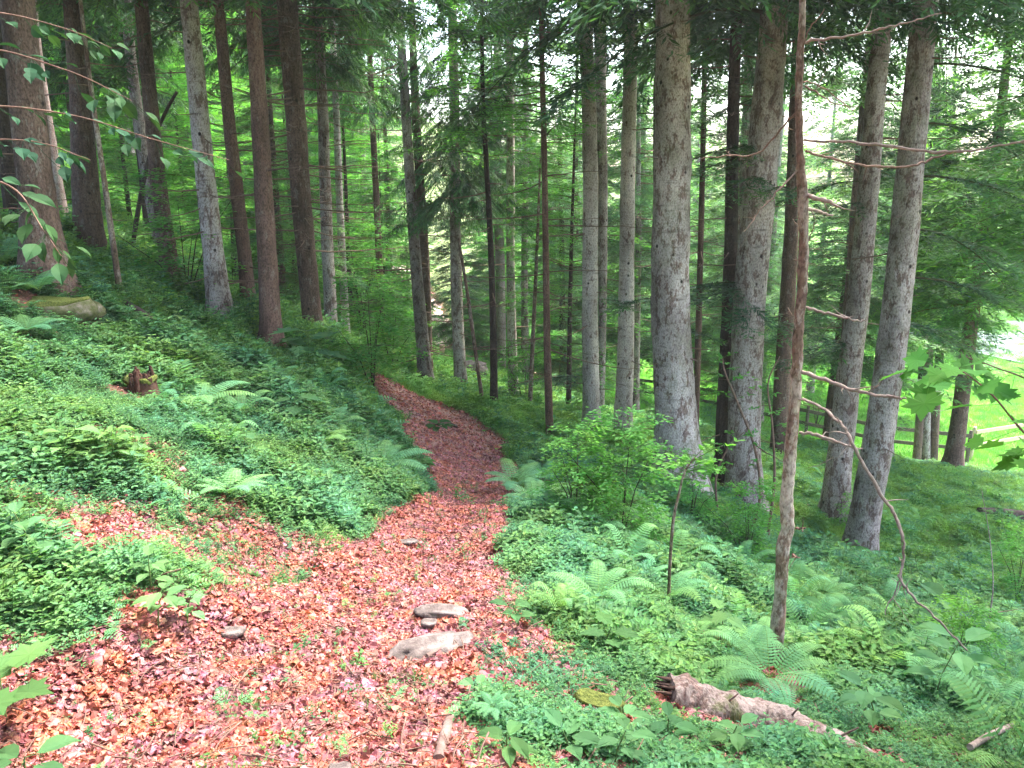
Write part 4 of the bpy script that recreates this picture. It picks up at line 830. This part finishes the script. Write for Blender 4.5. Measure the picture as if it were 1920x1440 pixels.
for k, (lab, px, py, wpx, v) in enumerate([
  ('large fern on the left bank below the rotten stump', 372, 775, 150, 0), ('fern right of the large one on the left bank', 455, 790, 95, 1),
  ('fern low on the left bank close to the leafy path margin', 432, 950, 130, 2), ('fern beside the path where the left bank bulges', 715, 890, 140, 0),
  ('fern on the left bank above the path bulge', 605, 850, 110, 2), ('pale fern left of the path bulge fern', 628, 815, 80, 1),
  ('upright pale frond fern right of the path in the litter', 1050, 1175, 90, 3), ('wide pale fern right of the upright one', 1120, 1150, 150, 1),
  ('pale fern higher up behind the wide one', 1172, 1075, 110, 3), ('big fern at the foot of the thin foreground tree', 1440, 1300, 210, 0),
  ('fern behind the foot of the thin foreground tree', 1395, 1250, 120, 1), ('fern at the right edge of the path bend by the hazel bush', 1018, 905, 75, 0),
  ('feathery fern right of the path, nearest to its bend', 965, 920, 110, 2), ('feathery fern second down the right margin', 1000, 955, 120, 0), ('feathery fern third down the right margin', 1050, 985, 130, 2),
  ('feathery fern fourth down the right margin', 1110, 1010, 120, 1), ('fern beneath the boulder at the far left', 55, 640, 110, 2), ('fern growing over the mossy boulder', 75, 560, 130, 0),
  ('fern in the dark corner above the boulder', 15, 510, 110, 1), ('fern in the green slope right of the thin foreground tree', 1540, 1130, 100, 2), ('pale fern near the right edge low down', 1800, 1200, 130, 1),
  ('pale fern in the lower right slope', 1700, 1290, 120, 2), ('little fern under the right leaning trunk', 1560, 1040, 70, 0), ('fern low on the slope left of the biggest trunk', 1215, 1100, 80, 2),
  ('small fern right of the stick at the bottom edge', 925, 1370, 70, 2), ('little fern on the left bank by the path end', 655, 760, 60, 0)]):
    p = hit(px, py); fs = wpx * depth(p) / F / .9; EXCL.append((p[0], p[1] - .12 * fs, .26 * fs)); o = link('fern', FERN[v], None, tuple(p + [0, 0, .09]), (0.1 * math.sin(k), 0.1 * math.cos(k * 2), k * 1.9), fs); tag(o, lab, 'fern', 'ferns')
# leafy green tuft on the path, seedlings with big leaves
def seedling(label, px, py, hpx, n_, Lpx, shape='big', seed=0, mat='herb', cat='plant', name='seedling', lean=0):
    p = hit(px, py); sc_ = depth(p) / F; h = hpx * 1.35 * sc_; L_ = Lpx * 1.1 * sc_; EXCL.append((p[0], p[1] - .04, .07)); r = np.random.default_rng(seed + 500); o = thing(name, label, cat, tuple(p)); mb = MB()
    S_ = np.array([[0, 0, -.03], [lean * h * .3, 0, h * .5], [lean * h, 0, h]]); tube(mb, S_, [.004, .003, .002], 5, caps=False); link('stem', mb.mesh('stem', M['stem']), o); mb = MB()
    for q in range(n_):
        t = .35 + .65 * (q + 1) / n_; a = q * 2.4 + r.uniform(-.4, .4); b_ = np.array([lean * h * t, 0, h * t]); D = np.array([math.cos(a), math.sin(a), r.uniform(-.25, .25)])
        tube(mb, np.array([b_, b_ + D * L_ * .25]), [.0015, .001], 3, caps=False); leaves(mb, b_ + D * L_ * .25, D, (0, 0, 1), L_ * r.uniform(.75, 1.1), L_ * r.uniform(.5, .62), np.full(3, r.uniform(.8, 1.25)), shape, .14)
    link('leaves', mb.mesh('leaves', M[mat]), o); return o
SD = [('low leafy tuft growing in the middle of the path', 822, 806, 10, 14, 22, 'big'), ('beech seedling with hanging leaves in the litter, left', 295, 1170, 55, 8, 40, 'big'), ('broad leaved seedling at the left edge', 70, 1060, 80, 8, 46, 'big'),
  ('curled leaf seedling left of the path', 285, 1110, 50, 7, 34, 'big'), ('small seedling left of the pale stone', 350, 1165, 40, 7, 30, 'big'), ('seedling with broad leaves in the bottom right litter', 1070, 1420, 40, 7, 52, 'big'), ('seedling with pointed leaves by the stick', 950, 1425, 45, 6, 46, 'big'),
  ('tall seedling in the bottom centre right', 1150, 1440, 60, 7, 44, 'big'), ('leafy seedling left of the fallen log', 1180, 1380, 45, 8, 40, 'big'), ('seedling growing before the broken log end', 1250, 1400, 45, 8, 42, 'big'), ('leafy seedling below the middle of the log', 1360, 1420, 50, 9, 42, 'big'),
  ('blue green seedling near the large slab', 975, 1180, 40, 6, 34, 'big'), ('seedling on the path right border', 890, 1310, 25, 6, 30, 'big'), ('dark broad leaved plant at the lower right', 1745, 1330, 110, 10, 56, 'big'), ('tall light leaved plant in the lower right slope', 1790, 1230, 90, 8, 60, 'big'),
  ('maple seedling by the left bank crest', 580, 690, 55, 8, 60, 'maple'), ('maple seedling lower on the left bank', 545, 800, 45, 6, 40, 'maple'), ('small maple seedling above the path bulge', 475, 870, 50, 7, 36, 'maple'), ('maple seedling at the bottom left edge', 10, 1340, 70, 5, 90, 'maple'),
  ('broad leaf plant at the bottom left corner', 45, 1436, 15, 5, 75, 'big'), ('seedling with big leaves above the log', 1640, 1370, 70, 8, 52, 'big'), ('seedling standing before the thin foreground tree', 1350, 1215, 60, 8, 40, 'maple'), ('maple seedling right of the upright fern', 1130, 1230, 45, 7, 44, 'maple'),
  ('broad plant cluster on the left margin of the path', 790, 885, 22, 12, 28, 'big'), ('bright seedling in the middle of the left bank', 215, 880, 60, 9, 38, 'big'), ('leafy seedling far left on the bank', 120, 880, 60, 9, 44, 'big'), ('pale leaved seedling in the right slope', 1560, 1200, 55, 9, 36, 'big')]
for k, a in enumerate(SD): seedling(a[0], a[1], a[2], a[3], a[4], a[5], a[6], k, 'herb', 'plant', 'seedling', .3 * math.sin(k * 2.1))

# ------------------------------------------------------------------ leafy branches reaching into the picture from trees beside the frame
def framing(name, label, stem, brs, Y, shape, Lf, mat, seed, dens=1.0, r0=.03, bk='darkbark'):
    P_ = [at(px, py, Y) for px, py in stem]; b_ = P_[0].copy(); b_[2] = H(b_[0], b_[1]); o = thing(name, label, 'young tree', tuple(b_)); mb = MB()
    S_ = np.array([np.zeros(3)] + [q - b_ for q in P_[1:]]); S_[0][2] = -.1; tube(mb, curve(S_, 6), np.linspace(r0, r0 * .25, len(curve(S_, 6))), 8); link('trunk', mb.mesh('trunk', M[bk]), o); r = np.random.default_rng(seed)
    for br in brs:
        Q = curve([at(px, py, Y + oy) - b_ for px, py, oy in br], 8); bm_ = MB(); tube(bm_, Q, np.linspace(.005, .0015, len(Q)), 5); bo = link('branch', bm_.mesh('branch', M['twig']), o); lm = MB()
        dl = np.linalg.norm(np.diff(Q, axis=0), axis=1).sum(); n_ = int(dl / .038 * dens)
        for q in range(n_):
            t = r.uniform(.15, 1); i_ = min(len(Q) - 2, int(t * (len(Q) - 1))); T_ = norm(Q[i_ + 1] - Q[i_]); sd_ = norm(np.cross(T_, [0, 0, 1])); D = T_ * .6 + sd_ * r.choice([-1, 1]) * r.uniform(.3, 1) + np.array([0, 0, r.uniform(-.9, .1)])
            p0 = Q[i_] + norm(D) * r.uniform(0, .12) + r.normal(0, .015, 3); tube(lm, np.array([Q[i_], p0]), [.001, .001], 3, caps=False)
            l = Lf * r.uniform(.6, 1.15); leaves(lm, p0, D, np.array([0, -.3, 1.]) + r.normal(0, .45, 3), l, l * (.62 if shape == 'big' else 1.0), np.full(3, r.uniform(.75, 1.2)), shape, .12)
        link('leaves', lm.mesh('leaves', M[mat]), bo)
    return o
framing('beech_sapling', 'beech branches with hanging leaves reaching in from the upper left edge', [(-330, 1000), (-310, 500), (-260, 100), (-200, -200)],
  [[(-280,150,0),(-60,90,-.1),(120,130,-.15),(250,190,-.2)], [(-290,250,0),(-60,200,.1),(130,215,.2),(290,262,.2),(430,300,.2)], [(-300,330,0),(-80,270,0),(60,265,0),(170,300,0)], [(-270,30,.2),(-40,20,.3),(110,50,.4),(210,90,.4)], [(-300,380,-.3),(-100,330,-.5),(20,350,-.6),(80,430,-.7),(115,480,-.7)]], 3.4, 'big', .08, 'shade', 4, .8)
framing('maple_sapling', 'maple twigs with bright lobed leaves reaching in from the right edge', [(2080, 1250), (2060, 1000), (2030, 860), (2010, 700)],
  [[(2040,900,0),(1930,820,-.1),(1860,740,-.15),(1790,690,-.2),(1740,700,-.2)], [(2030,800,0),(1940,720,.1),(1870,690,.1),(1800,665,.1)], [(2040,930,0),(1960,850,-.1),(1900,790,-.1)]], 2.6, 'maple', .085, 'maple', 9, .9)
framing('bare_sapling', 'pale dry twigs standing at the right edge above the slope', [(1850, 1205), (1858, 1140), (1862, 1090), (1856, 1010), (1840, 915)],
  [[(1856,1150,0),(1885,1146,0),(1925,1140,0)]], hit(1850,1210)[1], 'big', .04, 'herb', 3, .25, .009, 'palebark')

# ------------------------------------------------------------------ fence, posts, water in the valley
fp = [hit(px, py) for px, py in ((1185,752),(1330,775),(1470,806),(1545,828),(1605,840),(1700,860),(1812,868))]
fn = thing('wooden_fence', 'dark two rail wooden fence running along the meadow behind the trunks', 'fence', tuple(fp[-1]))
def fence_run(fo, pts, mat='fencewood', hgt=1.15):
    pts = np.array(pts); d_ = np.r_[0, np.cumsum(np.linalg.norm(np.diff(pts[:, :2], axis=0), axis=1))]; n_ = max(2, int(d_[-1] / 2.4) + 1); s = np.linspace(0, d_[-1], n_)
    X = np.interp(s, d_, pts[:, 0]); Yy = np.interp(s, d_, pts[:, 1]); Z = height(X, Yy); o0 = np.array(fo.location)
    for i_ in range(n_):
        mb = MB(); p_ = np.array([X[i_], Yy[i_], Z[i_]]) - o0; tube(mb, np.array([p_ - [0, 0, .3], p_ + [0, 0, .5], p_ + [0.01, 0, hgt + .08]]), [.07, .068, .06], 8, (1, 1, 1), .04, np.random.default_rng(i_)); link('post', mb.mesh('post', M[mat]), fo)
        if i_:
            for hh in (.55, 1.05):
                a_ = np.array([X[i_-1], Yy[i_-1], Z[i_-1] + hh]) - o0; c_ = np.array([X[i_], Yy[i_], Z[i_] + hh]) - o0; t_ = norm(c_ - a_); nn = np.array([-t_[1], t_[0], 0]) * .085; a_ = a_ - nn * 1.0; c_ = c_ - nn * 1.0; u_ = np.array([0, 0, .065]); th_ = nn * .2
                V = [a_ - u_ - th_, c_ - u_ - th_, c_ + u_ - th_, a_ + u_ - th_, a_ - u_ + th_, c_ - u_ + th_, c_ + u_ + th_, a_ + u_ + th_]
                mb = MB(); mb.add(V, [[0, 1, 2, 3], [5, 4, 7, 6], [4, 0, 3, 7], [1, 5, 6, 2], [3, 2, 6, 7], [4, 5, 1, 0]]); link('rail', mb.mesh('rail', M[mat]), fo)
fence_run(fn, fp)
fp2 = [hit(1815, 868), hit(1850, 834), hit(1950, 838)]
fence_run(thing('wooden_fence', 'short pale end of the fence turning back towards the meadow at the right', 'fence', tuple(fp2[0])), [fp2[0] + [.25, .3, 0], fp2[1], fp2[2]], 'palewood')
for lab, px, py, hp_ in (('pale round wooden post left of the twin trunks by the far path', 773, 692, 26), ('short wooden post on the right side of the far path', 828, 672, 26)):
    p = hit(px, py); h = hp_ * depth(p) / F; mb = MB(); tube(mb, np.array([[0, 0, -.3], [0, 0, h * .5], [.03, 0, h]]), [.09, .09, .08], 10, (1, 1, 1), .04, np.random.default_rng(1)); tag(link('wooden_post', mb.mesh('wooden_post', M['palewood']), None, tuple(p)), lab, 'post')
mw, tw, Nw = mat_new('water'); pw_ = Nw('ShaderNodeBsdfPrincipled', i_Roughness=.08); pw_.inputs['Base Color'].default_value = (.35, .4, .42, 1); pw_.inputs['Metallic'].default_value = .35
nzw = Nw('ShaderNodeTexNoise', i_Scale=2.0); bw = Nw('ShaderNodeBump', i_Strength=.1); tw.links.new(nzw.outputs[0], bw.inputs['Height']); tw.links.new(bw.outputs[0], pw_.inputs['Normal']); ow = Nw('ShaderNodeOutputMaterial'); tw.links.new(pw_.outputs[0], ow.inputs[0])
a = np.linspace(0, 6.283, 48, endpoint=False); wr = 1 + .12 * np.sin(a * 3 + 1)
wv = np.c_[36 + 9.5 * wr * np.cos(a), 52 + 10 * wr * np.sin(a)]; wz = max(height(36 + 9 * np.cos(a), 52 + 9 * np.sin(a)).max(), height(np.array([36.]), np.array([52.]))[0]) + .02
mb = MB(); mb.add(np.r_[[[36, 52, wz]], np.c_[wv, np.full(48, wz)], np.c_[wv * 1.0, np.full(48, wz - 1.2)]], [[0, 1 + i, 1 + (i + 1) % 48] for i in range(48)]); tag(link('water', mb.mesh('water', mw)), 'bright pond in the valley at the right edge', kind='structure')

# boughs low on the nearer trunks
def add_bough(tree_label, px, py, L_, az, seed, droop=.3, mat='needle', tip=(1.8, 2.1, 1.3), hang=.0, fine=1.0):
    o = BYL[tree_label]; b_ = np.array(o.location); p = at(px, py, b_[1]) - b_; r = np.random.default_rng(seed); mb = MB(); bough(mb, np.zeros(3), az, L_, r, droop, .05, 1.35, tip, fine, hang); link('bough', mb.mesh('bough', M[mat]), o, tuple(p))
T2 = 'second biggest trunk, pale grey above and dark below, clothed in saplings'; T1_ = 'biggest trunk, pale and lichened with moss spots, right of centre'
TR = 'right of the two leaning grey trunks, tall with dark knots and mossy foot'; TL_ = 'left of the two grey trunks leaning right at the meadow side'; TC = 'left of the two white lichened trunks near the centre'
for k, a in enumerate([(T2, 1432, 275, 1.5, 3.5, .25), (T2, 1430, 300, 1.3, 2.9, .3), (T2, 1428, 330, 1.3, 4.1, .35), (T2, 1425, 350, 1.1, 5.2, .3), (T2, 1412, 540, 1.3, 3.7, .15), (T2, 1410, 570, 1.2, 4.4, .25), (T2, 1412, 600, 1.2, 5.6, .2), (T2, 1410, 530, 1.4, 3.0, .2),
     (TL_, 1625, 380, 1.2, 3.6, .2), (TL_, 1630, 340, 1.3, 2.9, .3), (TR, 1715, 230, 2.3, .2, .4), (TR, 1705, 330, 2.4, -.4, .45), (TR, 1695, 430, 2.3, .35, .5), (TR, 1685, 520, 2.2, -.15, .4), (TR, 1675, 610, 2.0, .5, .45), (TR, 1665, 690, 1.7, .0, .3), (TR, 1725, 120, 2.4, -.2, .4), (TR, 1735, 20, 2.6, .3, .4),
     (TC, 1105, 705, 1.3, 3.3, .1), (TC, 1103, 560, .9, .3, .3), (T1_, 1258, 560, 1.0, 2.6, .3), (T1_, 1258, 620, .9, .5, .3), (TL_, 1610, 500, 1.4, .6, .3), (TL_, 1600, 640, 1.3, 3.4, .3)]):
    add_bough(*a[:5], seed=900 + k, droop=a[5])
print('details')

# unseen conifers added beside and behind the camera to shade bank and foreground
for k, (X, Y) in enumerate([(-6.2, 2.6), (-8.8, 6.2), (5.4, 3.6), (-1.8, -4.2), (3.2, -2.0), (1.2, -7.5), (-5.5, -5.5), (6.2, -4.8), (7.8, 5.6), (-3.4, -1.2), (-5.0, 4.9), (-3.7, 1.0)]):
    plain_tree('fir_tree', ['conifer upslope outside the left edge, the nearer one', 'conifer upslope outside the left edge, the farther one', 'conifer outside the right edge on the slope below the camera', 'conifer behind the camera on the uphill side', 'conifer behind the camera on the downhill side', 'farthest conifer behind the camera', 'conifer behind the camera far up the slope', 'conifer behind the camera far down the slope', 'conifer outside the right edge, the farther one', 'conifer close behind the camera by the left path edge', 'conifer outside the left edge in the middle of the bank', 'conifer outside the left edge close to the camera'][k], 'tree', X, Y, [CR_FULL[0], CR_FULL[1], CR_LEFT[0], CR_FULL[2]][k % 4], 15, .22, 'spruce', .95, [3.2, 2.6, 6.8, 4.0, 4.6, 2.5, 2.5, 4.0, 6.5, 4.2, 4.4, 4.0][k], k * 2.0, 'conifers upslope outside the frame')
# small twigs and cone scales among the litter
def twig_proto(seed):
    r = np.random.default_rng(seed); mb = MB(); l = r.uniform(.06, .22); P_ = np.array([[-l / 2, 0, .012], [0, r.normal(0, .012), .02], [l / 2, r.normal(0, .02), .012]]); tube(mb, curve(P_, 3), [.0035, .003, .003, .0025, .002, .002, .0012], 5)
    if seed % 2: tube(mb, np.array([P_[1], P_[1] + [.03, .04, .01]]), [.002, .001], 4)
    return mb.mesh('small_twig', M['twig'])
tx, ty, tr_ = polar(R0, 5200, 1.4, 12, 1.5, .8); td = path_d(tx, ty); kp = (td < 1.5) & (tr_ < 12); tx, ty = tx[kp], ty[kp]; m_ = len(tx)
scatter('twig_litter', [twig_proto(q) for q in range(6)], np.c_[tx, ty, height(tx, ty) - .06 * np.clip(-td[kp] / .3, 0, 1) + .016], np.c_[R0.normal(0, .15, (m_, 2)), R0.uniform(0, 6.3, m_)], R0.uniform(.35, 1.0, m_), R0.integers(0, 6, m_), 'small dead twigs strewn over the fallen leaves', 'twigs')
# grass of the valley meadow
def grass_proto(seed):
    r = np.random.default_rng(seed); mb = MB(); n_ = 40; b_ = np.c_[r.normal(0, .14, (n_, 2)), np.zeros(n_)]; D = norm(np.c_[r.normal(0, .45, (n_, 2)), np.ones(n_)])
    leaves(mb, b_, D, rdir(r, n_), r.uniform(.08, .22, n_), r.uniform(.012, .022, n_), np.tile(r.uniform(.8, 1.25, (n_, 1)), (1, 3)), 'needle'); return mb.mesh('grass_tuft', M['grass'])
gxs, gys = R0.uniform(-6, 44, 42000), R0.uniform(23, 62, 42000); kp = (meadow_m(gxs, gys) > R0.uniform(0, .9, 42000)) & (path_d(gxs, gys) > .3); gxs, gys = gxs[kp], gys[kp]; m_ = len(gxs)
scatter('meadow_grass', [grass_proto(q) for q in range(5)], np.c_[gxs, gys, height(gxs, gys) - .01], np.c_[np.zeros((m_, 2)), R0.uniform(0, 6.3, m_)], R0.uniform(.7, 1.3, m_), R0.integers(0, 5, m_), 'short bright grass of the open meadow in the valley behind the trunks', 'grass')
# the herb layer, kept clear of stones, logs and ferns
x, y, r = polar(R0, 640000, 1.3, 42, 1.8, .82)
d = path_d(x, y)
cl = sinnoise(x, y, 1.7) * .5 + sinnoise(x + 5, y, 4.1) * .35 + sinnoise(x, y + 8, .8) * .3
left = x < -.2
near = np.clip((np.where(left, 4.9, 5.6) - r) / np.where(left, 1.2, 1.8), 0, 1)
left = x < -0.2
lump = sinnoise(x + 2, y - 1, 2.3) * .5 + sinnoise(x, y, 5.9) * .55 + sinnoise(x - 4, y + 6, 13) * .35
base_c = np.where(d < .02, -.55, np.where(left, .68, .74) + .8 * np.clip(d / np.where(left, 1.3, 1.5), 0, 1))
soft = np.clip(base_c + lump * .75, 0, 1) ** .8
cover = np.where(d < .02, .010, np.clip(.2 + d / .18, 0, 1)) * (1 - near) + near * soft * .70
cover = np.where((near > 0) & (d < .02), .006 + .02 * (lump > .8), cover)
gap = sinnoise(x + 11, y + 3, 3.7) * sinnoise(x - 2, y, 1.1); cover = cover * np.where((gap > .38) & (r < 9), .25, 1) * np.where(left & (r < 5.6) & (lump < .15) & (d > .1), .38, 1) * np.where(left & (d > .4), 1 - .62 * np.clip((4.9 - r) / .9, 0, 1), 1)
cover *= np.where((r > 9) & (d < 0), 0, 1)
mdw = meadow_m(x, y); cover *= 1 - np.clip(mdw * 1.3, 0, 1)
kp = R0.uniform(0, 1, len(x)) < cover; x, y, r, d = x[kp], y[kp], r[kp], d[kp]; m_ = len(x)
kn = sinnoise(x + 3, y + 2, .9) + R0.normal(0, .7, m_)
idx = np.clip(((kn + 2) / 4 * 20), 0, 19.9).astype(int); idx = np.where(R0.uniform(0, 1, m_) < .45, R0.integers(0, 14, m_), idx)
idx = np.where(R0.uniform(0, 1, m_) < np.clip((r - 9.5) / 5, 0, .85) * np.where(x < -1.5 - .12 * y, .55, 1), R0.integers(20, 24, m_), idx)  # with distance, brightened tufts lift the ground lying in crown shade
u_ = R0.uniform(0, 1, m_); rs = (x > -.3) & (r > 3.6) & (d > .3)
idx = np.where(rs & (u_ < .30 * (1 + .8 * sinnoise(x, y + 3, 1.1))), R0.integers(14, 17, m_), idx)
fr = (u_ > np.where(rs, .9993, .9998)) & (r > 3.4) & (r < 17) & (d > .35); idx = np.where(fr, R0.integers(24, 26, m_), idx)
hv = .75 + .55 * np.clip(sinnoise(x + 7, y + 1, 2.6) + .6 * sinnoise(x, y, 6.1), -.5, 1.2)
scl = R0.uniform(.4, 1.0, m_) * hv * np.clip(.42 + r / 13, .48, 1.9) * np.where((r > 12) & (x > 2), .7, 1) * np.clip(.6 + d, .6, 1.0)
scl = scl * np.where((x < -.2) & (r < 4.6), .82, 1)
scl = np.where(fr, R0.uniform(.35, .65, m_), np.where((idx > 13) & (idx < 17), scl * 1.45, scl))
z = height(x, y)
kp = np.ones(m_, bool)
for ex, ey, er in EXCL: kp &= (x - ex) ** 2 + (y - ey) ** 2 > er * er
x, y, z, r, d, idx, scl = (v_[kp] for v_ in (x, y, z, r, d, idx, scl)); m_ = len(x)
rot = np.c_[R0.normal(0, .15, m_), R0.normal(0, .15, m_), R0.uniform(0, 6.3, m_)]
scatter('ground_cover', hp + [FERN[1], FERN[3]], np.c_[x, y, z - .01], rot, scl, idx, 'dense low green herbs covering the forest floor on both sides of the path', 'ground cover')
print('herbs', m_)


# the air between the trees
hz = MB(); X0, X1, Y0, Y1, Z0, Z1 = -95, 95, -12, 110, -16, 34
V = [(x_, y_, z_) for z_ in (Z0, Z1) for y_ in (Y0, Y1) for x_ in (X0, X1)]
hz.add(V, [[0, 2, 3, 1], [4, 5, 7, 6], [0, 1, 5, 4], [2, 6, 7, 3], [0, 4, 6, 2], [1, 3, 7, 5]])
mh, th, Nh = mat_new('haze'); pv = Nh('ShaderNodeVolumePrincipled'); pv.inputs['Color'].default_value = (.85, .95, .9, 1); pv.inputs['Density'].default_value = .0011; pv.inputs['Anisotropy'].default_value = .3
oh = Nh('ShaderNodeOutputMaterial'); th.links.new(pv.outputs[0], oh.inputs['Volume'])
tag(link('haze', hz.mesh('haze', mh)), 'pale damp air hanging between the far trees', None, kind='stuff')
